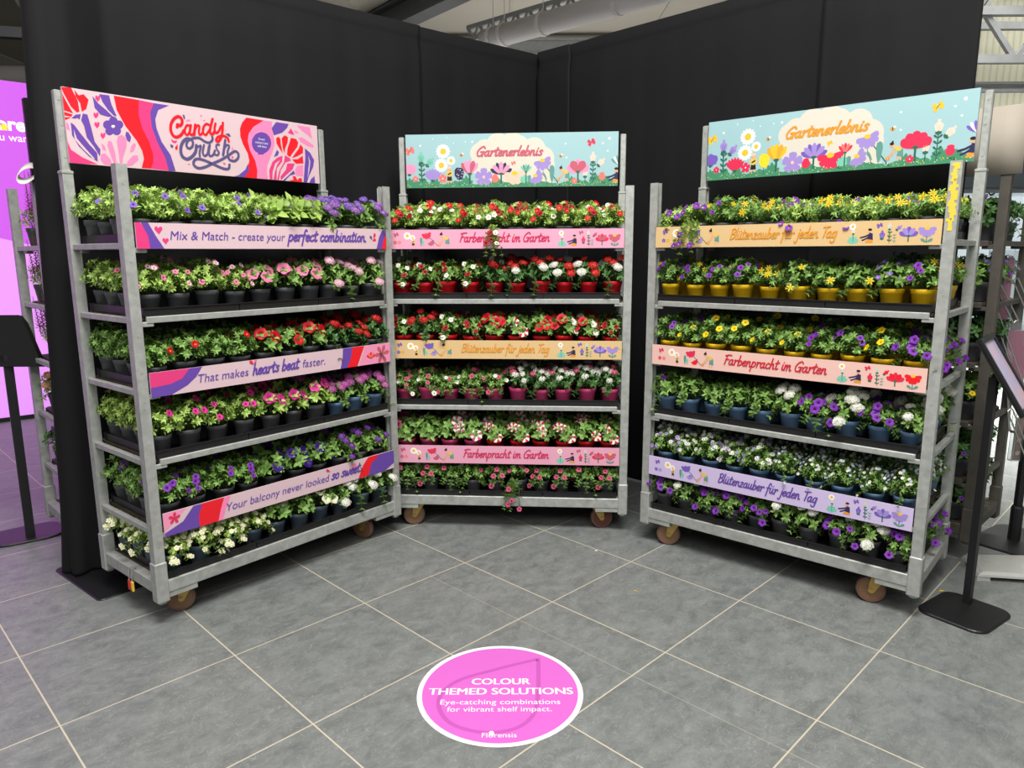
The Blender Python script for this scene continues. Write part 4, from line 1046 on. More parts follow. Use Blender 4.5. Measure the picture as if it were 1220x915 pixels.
# sticker on the floor
b = MB()
st = Art(b, 0, 0, 9, 9, 0.0, clip=False); st.base = 0
stick_w = mat('sticker_white', rgb(246, 240, 246), 0.4); stick_p = mat('sticker_pink', rgb(212, 103, 197), 0.4); stick_d = mat('sticker_dark_pink', rgb(190, 86, 176), 0.4)
SX, SY = -0.048, 2.352
st.layer = 4; st.disc(SX, SY, .298, stick_w, .301, 64); st.layer = 6; st.disc(SX, SY, .280, stick_p, .283, 64)
st.layer = 7; st.stroke([(.097, 2.557), (-.06, 2.49), (-.21, 2.41), (-.264, 2.30), (-.22, 2.18), (-.11, 2.125), (.0, 2.14), (.065, 2.21), (.088, 2.33), (.097, 2.557)], .016, stick_d)
b2 = MB(); s2 = Art(b2, 0, 0, 9, 9, 0.0, clip=False); s2.base = 0; s2.layer = 8
for dx in (-.0014, 0, .0014): letters(s2, 'COLOUR', -.152 + dx, 2.391, .213, white_m, bold=0, ysc=1.02); letters(s2, 'THEMED SOLUTIONS', -.304 + dx, 2.330, .517, white_m, bold=0, ysc=1.02)
b3 = MB(); s3 = Art(b3, 0, 0, 9, 9, 0.0, clip=False); s3.base = 0; s3.layer = 8
b4 = MB(); s4 = Art(b4, 0, 0, 9, 9, 0.0, clip=False); s4.base = 0; s4.layer = 8
letters(s3, 'Eye-catching combinations', -.257, 2.273, .421, white_m); letters(s3, 'for vibrant shelf impact.', -.230, 2.233, .362, white_m)
letters(s4, 'Florensis', -.104, 2.0985, .114, white_m, bold=0); s4.layer = 9; s4.disc(-.073, 2.118, .009, white_m, .012)
def lay(mb):   # from the drawing plane down on to the floor
    mb.v = [(x, z, -y) for x, y, z in mb.v]
lay(b); lay(b2); lay(b3); lay(b4)
so = tag(b.build('floor_sticker', st.mats), 'round pink sticker with white rim on the grey floor', 'floor sticker')
b2.build('headline', s2.mats, so); b3.build('subtitle', s3.mats, so); b4.build('maker_lettering', s4.mats, so)

# ---------------------------------------------------------------- plants
def make_pot(key):
    b = MB()
    b.lathe([(0.0345, 0.0), (0.036, 0.002), (0.0455, 0.066), (0.0475, 0.0665), (0.0495, 0.084), (0.0490, 0.086), (0.0465, 0.085), (0.045, 0.076)], 20, 0)
    b.lathe([(0.0452, 0.0755), (0.03, 0.0765), (0.0, 0.077)], 20, 1)
    return b.mesh('pot', [POT[key], soil], True)
POT_ME = {k: make_pot(k) for k in POT}
for me in POT_ME.values():
    for p in me.polygons: p.use_smooth = abs(p.normal.z) < 0.9

def leaf(mb, p, d, n, L, Wd, mi=0, curl=0.25, rnd=None):
    """one folded leaf blade: base p, direction d, face normal n"""
    d = d.normalized(); s = d.cross(n)
    if s.length < 1e-4: s = d.cross(Vector((0.3, 1, 0.2)))
    s.normalize(); n = s.cross(d).normalized()
    def q(t, w, lift): return tuple(p + d * (L * t) + s * (Wd * w * 0.5) + n * (lift * Wd - curl * L * t * t))
    vs = [q(0, 0, 0), q(.38, 1, .16), q(.38, 0, 0), q(.38, -1, .16), q(.72, .78, .14), q(.72, 0, 0), q(.72, -.78, .14), q(1, 0, 0)]
    mb.add(vs, [(0, 2, 1), (0, 3, 2), (1, 2, 5, 4), (2, 3, 6, 5), (4, 5, 7), (5, 6, 7)], mi)

FOL = dict(   # stems, radius, height, leaf length, leaf width, leaves per node pair, trailing stems
    cal=dict(ns=34, R=.084, H=.118, L=.026, W=.010, nn=5, ros=6, trail=0),
    trail=dict(ns=36, R=.092, H=.088, L=.024, W=.010, nn=5, ros=5, trail=4),
    pet=dict(ns=20, R=.080, H=.100, L=.042, W=.021, nn=3, ros=5, trail=0),
    big=dict(ns=13, R=.085, H=.10, L=.075, W=.040, nn=2, ros=4, trail=0),
    ver=dict(ns=26, R=.084, H=.105, L=.032, W=.014, nn=4, ros=4, trail=1),
    bid=dict(ns=36, R=.090, H=.095, L=.026, W=.007, nn=5, ros=5, trail=0),
    lob=dict(ns=44, R=.085, H=.115, L=.020, W=.006, nn=5, ros=4, trail=1),
    hang=dict(ns=46, R=.094, H=.085, L=.024, W=.010, nn=6, ros=5, trail=15),
    spike=dict(ns=22, R=.075, H=.10, L=.028, W=.008, nn=4, ros=4, trail=0))
def make_foliage(kind, seed, m):
    k = FOL[kind]; r = random.Random(seed); b = MB(); tips = []
    zr = 0.078
    for i in range(k['ns']):
        ph = i * 2.39996 + r.uniform(-.3, .3); t = (i + .5) / k['ns']
        trail = i >= k['ns'] - k['trail']
        rad = k['R'] * math.sqrt(t) * r.uniform(.88, 1.12)
        hz = zr + k['H'] * (1.0 - .68 * t ** 1.6) * r.uniform(.8, 1.15)
        if trail:
            ph = -PI / 2 + r.uniform(-1.3, 1.3); rad = k['R'] * r.uniform(.9, 1.15); hz = zr - r.uniform(.0, .055)
            if kind == 'hang': ph = -PI / 2 + r.uniform(-.6, .6); rad = k['R'] * r.uniform(1.1, 1.35); hz = zr - r.uniform(.02, .15)
        tip = Vector((rad * math.cos(ph), rad * math.sin(ph), hz))
        base = Vector((rad * .22 * math.cos(ph), rad * .22 * math.sin(ph), zr - .004))
        c = Vector((tip.x * .62, tip.y * .62, zr + max(.35 * k['H'], (hz - zr) * .85)))
        def pt(u): return base * ((1 - u) ** 2) + c * (2 * u * (1 - u)) + tip * (u * u)
        b.tube([pt(u) for u in (0, .5, 1)], [.0016, .0013, .0009], 4, 1)
        tn = (tip - c).normalized()
        tips.append((tip, tn))
        for j in range(k['nn']):
            u = .32 + .6 * (j + .5) / k['nn']; p = pt(u); tg = (pt(min(1, u + .05)) - pt(u - .05)).normalized()
            sd = tg.cross(Vector((math.cos(j * 1.57 + i), math.sin(j * 1.57 + i), .4))).normalized()
            for s in (-1, 1):
                dr = (sd * s + tg * .55 + Vector((0, 0, .15))).normalized()
                leaf(b, p, dr, (tg + Vector((0, 0, .6))), k['L'] * r.uniform(.75, 1.1), k['W'] * r.uniform(.85, 1.15), 0, r.uniform(.05, .4))
        a0 = r.uniform(0, 6)
        e1 = tn.cross(Vector((.2, .3, 1))).normalized(); e2 = tn.cross(e1)
        for j in range(k['ros']):
            a = a0 + j * 2 * PI / k['ros']
            dr = (e1 * math.cos(a) + e2 * math.sin(a)) * .85 + tn * r.uniform(.3, .8)
            leaf(b, tip, dr, tn, k['L'] * r.uniform(.6, .95), k['W'] * r.uniform(.75, 1.0), 0, r.uniform(0, .3))
    return b.mesh('foliage', [m, stem_m], True), tips

# --- blossoms, each pointing along +z
def bloom_trumpet(mb, M, r, mis, seed=0, lobes=5, depth=.45, stripe=False):
    """petunia or calibrachoa: funnel with a ruffled five-lobed rim"""
    rr = random.Random(seed); seg = 20; vs = []; fs = []; ms = []
    ringd = [(.10, -depth, 0), (.22, -depth * .42, 0), (.52, -.06, .01), (.82, .01, .02), (1.0, -.05, .05)]
    for q, h, wav in ringd:
        for i in range(seg):
            a = 2 * PI * i / seg; lob = math.cos(lobes * a)
            rad = q * (1 + (0.09 * lob if q > .9 else 0.05 * lob)) * r
            z = (h + wav * math.cos(2 * lobes * a + 1) + (0.02 * rr.uniform(-1, 1) if q > .9 else 0)) * r
            vs.append(Vector((rad * math.cos(a), rad * math.sin(a), z)))
    n = len(mb.v); mb.v.extend([tuple(M @ v) for v in vs])
    for k in range(4):
        for i in range(seg):
            j = (i + 1) % seg
            mb.f.append((n + k * seg + i, n + k * seg + j, n + (k + 1) * seg + j, n + (k + 1) * seg + i))
            if k == 0: mb.m.append(mis[1])
            elif stripe and k >= 1 and i % 4 < (3 if k == 1 else 2): mb.m.append(mis[2])
            else: mb.m.append(mis[0])
    mb.f.append(tuple(n + i for i in range(seg))); mb.m.append(mis[1])
def floret(mb, M, r, mi, me, petals=5):
    """small flat flower with notched petals"""
    vs = [Vector((0, 0, -.15 * r))]; fs = []
    for k in range(petals):
        a = 2 * PI * k / petals; w = PI / petals * .86
        b0 = len(vs)
        for rad, da, z in ((.30, -w * .9, 0), (.85, -w * .95, .03), (1.0, -w * .35, .02), (.9, 0, .04), (1.0, w * .35, .02), (.85, w * .95, .03), (.30, w * .9, 0)):
            vs.append(Vector((rad * r * math.cos(a + da), rad * r * math.sin(a + da), z * r)))
        fs.append((0,) + tuple(range(b0, b0 + 7)))
    mb.add([tuple(M @ v) for v in vs], fs, mi)
    mb.add([tuple(M @ Vector((.2 * r * math.cos(k), .2 * r * math.sin(k), .03 * r))) for k in (0, 1.57, 3.14, 4.71)], [(0, 1, 2, 3)], me)
def frame_of(n, p=Vector((0, 0, 0)), spin=0.0):
    q = n.to_track_quat('Z', 'Y').to_matrix().to_4x4()
    return Matrix.Translation(p) @ q @ Matrix.Rotation(spin, 4, 'Z')
def bloom_umbel(mb, r, mi, me, seed, n=24, fr=.36):
    rr = random.Random(seed)
    for i in range(n):
        t = (i + .5) / n; ph = i * 2.39996
        th = math.acos(1 - t * 1.05)
        d = Vector((math.sin(th) * math.cos(ph), math.sin(th) * math.sin(ph), math.cos(th)))
        jr = rr.uniform(.82, 1.16); p = Vector((d.x * r * jr * 1.08, d.y * r * jr, d.z * r * .56 * jr))
        floret(mb, frame_of((d + Vector((0, 0, .25))).normalized(), p, rr.uniform(0, 6)), r * fr * rr.uniform(.8, 1.25), mi, me)
    mb.tube([(0, 0, -r * 1.6), (0, 0, 0)], .0016, 5, 2)
    for k in range(7):
        a = k * .9; mb.tube([(0, 0, -r * .5), (r * .6 * math.cos(a), r * .6 * math.sin(a), r * .25)], .0011, 4, 2)
def bloom_star(mb, M, r, mi, me, n=7):
    vs = []; fs = []
    for k in range(n):
        a = 2 * PI * k / n; w = PI / n * .9; b0 = len(vs)
        for rad, da, z in ((.16, -w, .02), (.6, -w * .62, .08), (1, 0, .0), (.6, w * .62, .08), (.16, w, .02)):
            vs.append(Vector((rad * r * math.cos(a + da), rad * r * math.sin(a + da), z * r)))
        fs.append(tuple(range(b0, b0 + 5)))
    mb.add([tuple(M @ v) for v in vs], fs, mi)
    ring = [[tuple(M @ Vector((q * r * math.cos(k * .785), q * r * math.sin(k * .785), z * r))) for k in range(8)] for q, z in ((.22, .02), (.2, .1), (.08, .14))]
    mb.loft(ring, me)

_bm = {}
def bloom_mesh(kind, col, eye, seed):
    key = (kind, col, eye, seed)
    if key in _bm: return _bm[key]
    b = MB()
    if kind == 'pet':
        cols = col.split('/')
        bloom_trumpet(b, Matrix.Identity(4), .031, (0, 1, 2), seed, stripe=len(cols) > 1)
        b.tube([(0, 0, -.04), (0, 0, -.012)], .003, 6, 3)
        ms = [PET[cols[0]], EYE[eye], PET[cols[-1]], stem_m]
    elif kind == 'tr':
        bloom_trumpet(b, Matrix.Identity(4), .015, (0, 1, 0), seed, depth=.4); ms = [PET[col], EYE[eye]]
    elif kind == 'st':
        bloom_star(b, Matrix.Identity(4), .015, 0, 1, 5 + seed); ms = [PET[col], EYE[eye]]
    elif kind == 'umb':
        bloom_umbel(b, .026, 0, 1, seed); ms = [PET[col], EYE[eye], stem_m]
    elif kind == 'umbs':
        bloom_umbel(b, .020, 0, 1, seed, 14, .42); ms = [PET[col], EYE[eye], stem_m]
    elif kind == 'spk':
        rr = random.Random(seed)
        for i in range(60):
            t = i / 60; a = i * 2.4
            d = Vector((math.cos(a), math.sin(a), .5)).normalized()
            leaf(b, Vector((0, 0, t * .17)), d, Vector((0, 0, 1)), .022 * (1.15 - t), .010 * (1.2 - t), 0, .1)
        b.tube([(0, 0, -.03), (0, 0, .17)], [.002, .001], 5, 2); ms = [PET[col], EYE[eye], stem_m]
    _bm[key] = b.mesh('flower', ms, kind in ('pet', 'tr')); return _bm[key]

def spots(rng, tips, n, front=.55, up=.5, prefer_low=False):
    """places on the leaf mound, mostly on the side that faces the shop"""
    c = []
    for p, t in tips:
        sc = -p.y * 9 * front + p.z * 5 * up + rng.uniform(0, 1.3)
        c.append((sc, p, t))
    c.sort(key=lambda q: -q[0])
    out = []
    for sc, p, t in c:
        if all((p - q).length > .026 for q, _ in out):
            rad = Vector((p.x, p.y, 0)); rad = rad.normalized() if rad.length > .01 else Vector((0, -1, 0))
            nrm = (rad * .55 + Vector((0, -.55, .0)) + Vector((rng.uniform(-.3, .3), rng.uniform(-.2, .2), .55 + rng.uniform(-.2, .3)))).normalized()
            out.append((p + nrm * .012, nrm))
        if len(out) >= n: break
    return out

# species table: object name, words for the label, foliage kind + leaf tone, bloom recipe
SP = dict(
 cv=('potted_calibrachoa', 'violet calibrachoa', 'cal', 'light', [('tr', 'violet', 'dark', (1, 3), .0140)]),
 pl=('potted_petunia', 'large-leaved lavender petunia', 'big', 'light', [('pet', 'lilac', 'plum', (1, 3), .62)]),
 vv=('potted_verbena', 'violet verbena', 'ver', 'mid', [('umb', 'mauve', 'yellow', (2, 3), .85), ('umb', 'violet', 'yellow', (2, 3), .8)]),
 cp=('potted_calibrachoa', 'pink calibrachoa', 'cal', 'light', [('tr', 'palepink', 'dark', (2, 4), .0125), ('tr', 'pink', 'dark', (2, 4), .0125)]),
 pp=('potted_petunia', 'pink petunia', 'pet', 'mid', [('pet', 'pink', 'plum', (3, 4), .95)]),
 vp=('potted_verbena', 'pale pink verbena', 'ver', 'mid', [('umb', 'palepink', 'green', (3, 4), .82)]),
 cr=('potted_calibrachoa', 'red calibrachoa', 'cal', 'mid', [('tr', 'red', 'yellow', (0, 2), .017)]),
 pr=('potted_petunia', 'red petunia', 'pet', 'mid', [('pet', 'red', 'dark', (4, 6), .95)]),
 vr=('potted_verbena', 'red verbena', 'ver', 'deep', [('umb', 'red', 'green', (4, 6), .8)]),
 cm=('potted_calibrachoa', 'magenta calibrachoa', 'cal', 'light', [('tr', 'magenta', 'dark', (1, 3), .0160)]),
 pm=('potted_petunia', 'magenta petunia', 'pet', 'light', [('pet', 'magenta', 'plum', (2, 4), .95)]),
 vm=('potted_verbena', 'orchid-pink verbena', 'ver', 'mid', [('umb', 'orchid', 'green', (3, 5), .82)]),
 cu=('potted_calibrachoa', 'purple calibrachoa', 'cal', 'mid', [('tr', 'purple', 'dark', (2, 4), .0150)]),
 cud=('potted_calibrachoa', 'purple calibrachoa', 'trail', 'mid', [('tr', 'purple', 'plum', (8, 11), .0175)]),
 pu=('potted_petunia', 'dark violet petunia', 'pet', 'mid', [('pet', 'darkviolet', 'plum', (2, 4), .95)]),
 vu=('potted_verbena', 'purple verbena', 'ver', 'mid', [('umb', 'purple', 'green', (2, 4), .65)]),
 nw=('potted_nemesia', 'white bacopa', 'trail', 'light', [('fl', 'cream', 'yellow', (56, 72), .0112)]),
 pw=('potted_petunia', 'cream petunia', 'pet', 'mid', [('pet', 'cream', 'green', (2, 4), .88)]),
 vw=('potted_verbena', 'white verbena', 'ver', 'mid', [('umb', 'white', 'green', (4, 6), .88)]),
 crw=('potted_calibrachoa', 'red-and-white calibrachoa', 'cal', 'light', [('tr', 'red', 'yellow', (1, 2), .0175), ('tr', 'crimson', 'dark', (1, 2), .0185), ('tr', 'white', 'yellow', (1, 2), .0150)]),
 cro=('potted_calibrachoa', 'white-flecked red calibrachoa', 'ver', 'mid', [('tr', 'crimson', 'dark', (2, 4), .016), ('tr', 'white', 'yellow', (1, 3), .014)]),
 vrw=('potted_verbena', 'red-and-white verbena', 'ver', 'deep', [('umb', 'red', 'green', (2, 3), .85), ('umb', 'white', 'green', (1, 3), .85)]),
 prw=('potted_petunia', 'red-and-white petunia', 'pet', 'mid', [('pet', 'red', 'dark', (3, 4), .85), ('pet', 'white', 'green', (2, 3), .7)]),
 cpw=('potted_calibrachoa', 'pink-and-white calibrachoa', 'trail', 'mid', [('tr', 'rose', 'dark', (2, 5), .0125), ('tr', 'white', 'yellow', (0, 3), .0125)]),
 vwp=('potted_verbena', 'white-and-pink verbena', 'ver', 'deep', [('umbs', 'white', 'green', (5, 8), .8), ('umbs', 'rose', 'green', (1, 3), .75)]),
 pms=('potted_petunia', 'magenta petunia', 'pet', 'mid', [('pet', 'magenta/rose', 'plum', (2, 3), .95)]),
 ps=('potted_petunia', 'pink-and-white striped petunia', 'pet', 'mid', [('pet', 'rose/white', 'yellow', (2, 4), 1.0)]),
 pt=('potted_petunia', 'red-and-white striped petunia', 'pet', 'mid', [('pet', 'red/white', 'yellow', (2, 4), 1.0)]),
 cpd=('potted_calibrachoa', 'trailing pink calibrachoa', 'trail', 'mid', [('tr', 'rose', 'dark', (1, 4), .0140), ('tr', 'white', 'yellow', (0, 1), .0125)]),
 crh=('potted_calibrachoa', 'long-trailing red-and-white calibrachoa', 'hang', 'light', [('tr', 'crimson', 'dark', (5, 7), .0175), ('tr', 'white', 'yellow', (3, 5), .0145)]),
 cph=('potted_calibrachoa', 'long-trailing pink calibrachoa', 'hang', 'mid', [('tr', 'rose', 'dark', (7, 9), .0140)]),
 cuh=('potted_calibrachoa', 'long-trailing purple calibrachoa', 'hang', 'light', [('tr', 'purple', 'yellow', (6, 8), .0160)]),
 cuy=('potted_calibrachoa', 'purple-and-yellow calibrachoa', 'cal', 'mid', [('tr', 'purple', 'plum', (3, 5), .0135), ('st', 'yellow', 'orange', (1, 3), .017)]),
 cul=('potted_calibrachoa', 'sparse purple calibrachoa', 'trail', 'light', [('tr', 'purple', 'yellow', (3, 6), .0155)]),
 by=('potted_bidens', 'yellow bidens', 'bid', 'mid', [('st', 'yellow', 'orange', (3, 5), .021)]),
 bg=('potted_bidens', 'sparse yellow bidens', 'ver', 'mid', [('st', 'yellow', 'orange', (1, 3), .021)]),
 bu=('potted_scaevola', 'lilac scaevola', 'ver', 'mid', [('fl', 'violet', 'yellow', (14, 20), .0095)]),
 cy=('potted_calibrachoa', 'yellow calibrachoa', 'cal', 'mid', [('tr', 'yellow', 'orange', (2, 5), .0150)]),
 cuf=('potted_calibrachoa', 'leafy purple calibrachoa', 'ver', 'mid', [('tr', 'purple', 'plum', (0, 2), .0150)]),
 nl=('potted_verbena', 'pale lilac verbena', 'cal', 'mid', [('fl', 'lilac', 'plum', (10, 14), .0115), ('fl', 'white', 'plum', (26, 34), .0105)]),
 lo=('potted_lobelia', 'white-and-blue lobelia', 'lob', 'mid', [('fl', 'white', 'yellow', (20, 28), .0070), ('fl', 'blue', 'yellow', (22, 30), .0070)]),
 he=('potted_sage', 'pink-spiked sage', 'spike', 'light', [('spk', 'orchid', 'plum', (4, 6), 1.0)]),
 sd=('potted_sedum', 'pink-and-yellow sedum', 'ver', 'light', [('umb', 'apricot', 'yellow', (4, 6), .8)]),
 lf=('potted_plant', 'leafy green plant', 'ver', 'deep', [('tr', 'purple', 'dark', (0, 2), .012)]),
)
NV = 4
_plant = {}
def plant_variant(sp, v):
    key = (sp, v)
    if key in _plant: return _plant[key]
    nm, words, fk, tone, rec = SP[sp]
    seed = sum(ord(ch) * 7 ** i for i, ch in enumerate(sp)) % 9973 + v * 131
    r = random.Random(seed)
    fkey = ('fol', fk, tone, v)
    if fkey not in _plant: _plant[fkey] = make_foliage(fk, 50 + v * 17 + len(fk), LEAF[tone])
    fol, tips = _plant[fkey]
    small = MB(); mats = []; kids = []
    used = []
    for kind, col, eye, (n0, n1), size in rec:
        n = r.randint(n0, n1)
        if kind in ('tr', 'st', 'fl'):
            if kind == 'fl':
                sp_l = []
                for q in range(n):
                    p, t = tips[r.randrange(len(tips))]
                    if p.y > .05 and r.random() < .7: p, t = tips[r.randrange(len(tips))]
                    nn = (Vector((p.x, p.y, 0)) * 7 + Vector((r.uniform(-.4, .4), -.35 + r.uniform(-.4, .3), .6))).normalized()
                    sp_l.append((p + nn * r.uniform(.006, .016) + Vector((r.uniform(-.012, .012), r.uniform(-.012, .012), r.uniform(-.006, .012))), nn))
            else:
                sp_l = [q for q in spots(r, tips, n * 2 + 2, up=.55 if kind == 'tr' else .75) if all((q[0] - u).length > .02 for u in used)][:n]
            mi = len(mats); mats += [PET[col], EYE[eye]]
            for p, nn in sp_l:
                if kind == 'fl': floret(small, frame_of(nn, p, r.uniform(0, 6)), size * r.uniform(.85, 1.15), mi, mi + 1)
                else: kids.append((bloom_mesh(kind, col, eye, r.randint(0, 3)), tuple(p), tuple(frame_of(nn, Vector(), r.uniform(0, 6)).to_euler()), size / .015 * r.uniform(.85, 1.15)))
                used.append(p)
        else:
            sp_l = [q for q in spots(r, tips, n * 3 + 3, front=.5, up=.75) if all((q[0] - u).length > (.034 if kind != 'umbs' else .026) for u in used)][:n]
            for p, nn in sp_l:
                if kind in ('umb', 'umbs'): nn = (nn + Vector((0, 0, .7))).normalized(); p = p + Vector((0, 0, .012))
                if kind == 'spk': nn = Vector((nn.x * .15, nn.y * .1, 1)).normalized()
                rot = (frame_of(nn, Vector(), r.uniform(0, 6))).to_euler()
                kids.append((bloom_mesh(kind, col, eye, r.randint(0, 2)), tuple(p), tuple(rot), size * r.uniform(.88, 1.12)))
                used.append(p)
    sm = small.mesh('flowers', mats, False) if small.f else None
    _plant[key] = (nm, words, fol, sm, kids)
    return _plant[key]

def place_plant(sp, v, pot, loc, rz, label, group, scale=1.0, twist=0.0, detail=True):
    nm, words, fol, sm, kids = plant_variant(sp, v)
    t = thing(nm, label, 'potted plant', loc, rz, group)
    t.scale = (scale, scale, scale)
    link('pot', POT_ME[pot], t)
    f = link('foliage', fol, t, rot=(0, 0, twist))
    if sm: link('flowers', sm, t, rot=(0, 0, twist))['kind'] = 'stuff'
    for me, p, ro, s in kids:
        o = link('flower', me, f, p, ro, (s, s, s))
    return t

ORD = ['first', 'second', 'third', 'fourth', 'fifth', 'sixth', 'seventh', 'eighth', 'ninth', 'tenth']
SHN = ['top', 'second', 'third', 'fourth', 'fifth', 'bottom']
STOCK = dict(
 L=[(['cv'] * 5 + ['pl'] * 2 + ['vv'] * 3, 'grey'), (['cp'] * 4 + ['pp'] * 3 + ['vp'] * 3, 'grey'), (['cr'] * 4 + ['pr'] * 3 + ['vr'] * 3, 'grey'),
    (['cm'] * 4 + ['pm'] * 3 + ['vm'] * 3, 'grey'), (['cu'] * 4 + ['pu'] * 3 + ['vu'] * 3, 'grey'), (['nw'] * 4 + ['pw'] * 3 + ['vw'] * 3, 'slate')],
 C=[(['crw'] * 10, 'grey'), (['cro', 'cro', 'cro', 'cro', 'vr', 'vrw', 'vrw', 'vrw', 'vrw', 'vrw'], 'red'), (['cro', 'vr', 'cro', 'cro', 'pr', 'pt', 'pr', 'prw', 'prw', 'cro'], 'red'),
    (['cpw'] * 5 + ['vwp'] * 5, 'pink'), (['pms'] + ['ps'] * 3 + ['pt'] * 6, 'pink'), (['cpd'] * 10, 'grey')],
 R=[(['cul', 'cul', 'cuy', 'by', 'by', 'cul', 'by', 'cul', 'by', 'by'], 'grey'), (['cuy', 'cuy', 'cuy', 'cuy', 'by', 'bg', 'bg', 'bg', 'bu', 'cuy'], 'yellow'),
    (['cu', 'cy', 'cy', 'cy', 'cy', 'cy', 'cu', 'cu', 'cy', 'cud'], 'yellow'), (['cuf'] * 5 + ['vw', 'cud', 'vw', 'cud', 'vw'], 'blue'),
    (['nl'] * 5 + ['lo'] * 5, 'blue'), (['cud', 'vw', 'cud', 'cud', 'cud', 'vw', 'vw', 'cud', 'vw', 'cud'], 'grey')])
def pot_for(c, k, i, base):
    if c == 'L' and k == 3 and i >= 7: return 'blue'
    if c == 'C' and k == 4 and i >= 4: return 'red'
    return base
rp_ = random.Random(77)
ROWY = [0.052, 0.184, 0.316, 0.448]
def stock_cart(c):
    (cx, cy), ang = CARTS[c]; nmc = CNAME[c]
    for k, z in enumerate(SHELF_Z):
        kinds, pot = STOCK[c][k]
        # three carrying trays side by side
        for q in range(3):
            x0 = -0.618 + q * 0.413; x1 = x0 + 0.409
            b = MB(); y0, y1 = -0.012, 0.512; h = 0.034; e = 0.003
            b.box(x0, y0, 0, x1, y1, e)
            b.box(x0, y0, e, x1, y0 + e, h); b.box(x0, y1 - e, e, x1, y1, h); b.box(x0, y0 + e, e, x0 + e, y1 - e, h); b.box(x1 - e, y0 + e, e, x1, y1 - e, h)
            b.box(x0 - .002, y0 - .005, h - .004, x1 + .002, y0, h); b.box(x0 - .002, y1, h - .004, x1 + .002, y1 + .004, h)
            o = b.build('plant_tray', black_plastic)
            o.location = (cx, cy, z); o.rotation_euler = (0, 0, ang)
            tag(o, '%s black carrying tray from left on the %s shelf of the %s trolley' % (ORD[q], SHN[k], nmc), 'tray', 'black trays on the trolleys')
        for row in range(4):
            for i in range(10):
                if row >= 2 and not (k == 0 or (c == 'L' and i == 0) or (c == 'R' and i >= 8)): continue
                if row >= 3 and k == 0 and not (i in (0, 9)) and False: continue
                sp = kinds[i]
                if row == 0: sp = {('C', 0, 4): 'crh', ('C', 5, 5): 'cph', ('R', 0, 1): 'cuh'}.get((c, k, i), sp)
                if row and 0 < i < 9 and rp_.random() < .3: sp = kinds[i + rp_.choice((-1, 1))]
                v = rp_.randrange(NV); pk = pot_for(c, k, i, pot)
                x = -0.572 + i * 0.1272 + rp_.uniform(-.006, .006); y = ROWY[row] + rp_.uniform(-.005, .005)
                px, py, pz = cart_pt(c, x, y, z + 0.0032)
                words = SP[sp][1]
                lab = '%s in %s pot, %s row, %s from left, %s shelf, %s trolley' % (words, {'slate': 'grey'}.get(pk, pk), ('front', 'second', 'third', 'back')[row], ORD[i], SHN[k], nmc)
                sc = rp_.uniform(.94, 1.08) * (.97 if row == 0 else 1.03)
                place_plant(sp, v, pk, (px, py, pz), ang + rp_.uniform(-.35, .35), lab, 'plants on the %s shelf of the %s trolley' % (SHN[k], nmc), sc)
for c in 'LCR': stock_cart(c)

# ---------------------------------------------------------------- trolleys beyond the curtain
CARTS['BL'] = ((-2.14, 4.33), math.radians(-135)); CNAME['BL'] = 'far left'
CARTS['BR'] = ((2.21, 4.26), math.radians(133.8)); CNAME['BR'] = 'far right'
make_cart('trolley half hidden beyond the left curtain end, with tall black rear posts', CARTS['BL'][0] + (0,), CARTS['BL'][1], galv, 'trolleys behind the curtain', (0, 50, 90, 10), ext_m=black_metal, ext_top=2.265)
make_cart('dark shade-toned trolley behind the right trolley, seen end-on', CARTS['BR'][0] + (0,), CARTS['BR'][1], galv_shaded, 'trolleys behind the curtain', (0, 50, 90, 10), ext_m=galv_shaded, ext_top=2.19)
r5 = random.Random(9)
for k, z in enumerate(SHELF_Z):
    a = CARTS['BL'][1]
    for i, y in enumerate((0.44, 0.27, 0.10)):
        if k == 5 and i > 1: continue
        sp = 'sd' if k in (3,) else ('he' if k != 4 else 'lf')
        p = cart_pt('BL', .565 + r5.uniform(-.02, .02), y, z + .0005)
        place_plant(sp, r5.randrange(NV), 'grey', p, math.radians(20), '%s, %s shelf of the trolley beyond the curtain, %s from tall posts' % (SP[sp][1], SHN[k], ORD[i]), 'plants on the far left trolley', 1.05)
    a = CARTS['BR'][1]
    for i in range(2):
        for j, y in enumerate((0.45, 0.33, 0.20, 0.07)):
            if i == 1 and j == 3: continue
            sp = ('lf', 'bu', 'lf', 'cy', 'lf', 'lf')[k] if j != 2 else 'lf'
            p = cart_pt('BR', -.565 + i * .13, y, z + .0005)
            place_plant(sp, r5.randrange(NV), 'grey', p, r5.uniform(-.4, .4) - .4, '%s, %s column, %s from near post, %s shelf, dark trolley' % (SP[sp][1], ('end', 'inner')[i], ORD[j], SHN[k]), 'plants on the far right trolley', 1.08)
# card on the near extension post of the dark trolley (back of its header board)
hb = MB()
x0 = -W2 - 0.06
n = 14
for lay_, yy in ((0, DEP + .019), (1, DEP + .023)): pass
ring0 = [(x0 + 1.30 * i / n, DEP + .020 + .002 * math.sin(i * 1.1), 0) for i in range(n + 1)]
vs = [(x, y, zz) for zz in (1.897, 2.04, 2.2) for x, y, _ in ring0]
m_ = n + 1
hb.add(vs, [(k * m_ + i, k * m_ + i + 1, (k + 1) * m_ + i + 1, (k + 1) * m_ + i) for k in range(2) for i in range(n)])
card = mat('beige_card_back', rgb(164, 155, 142), 0.7, vary=0.08, nscale=5)
ho = hb.build('header_sign', card, None, True)
ho.location = CARTS['BR'][0] + (0,); ho.rotation_euler = (0, 0, CARTS['BR'][1])
md = ho.modifiers.new('board_thickness', 'SOLIDIFY'); md.thickness = .006
tag(ho, 'plain beige back of the header board on the dark trolley at right', 'sign')
sky_m = INK['sky']
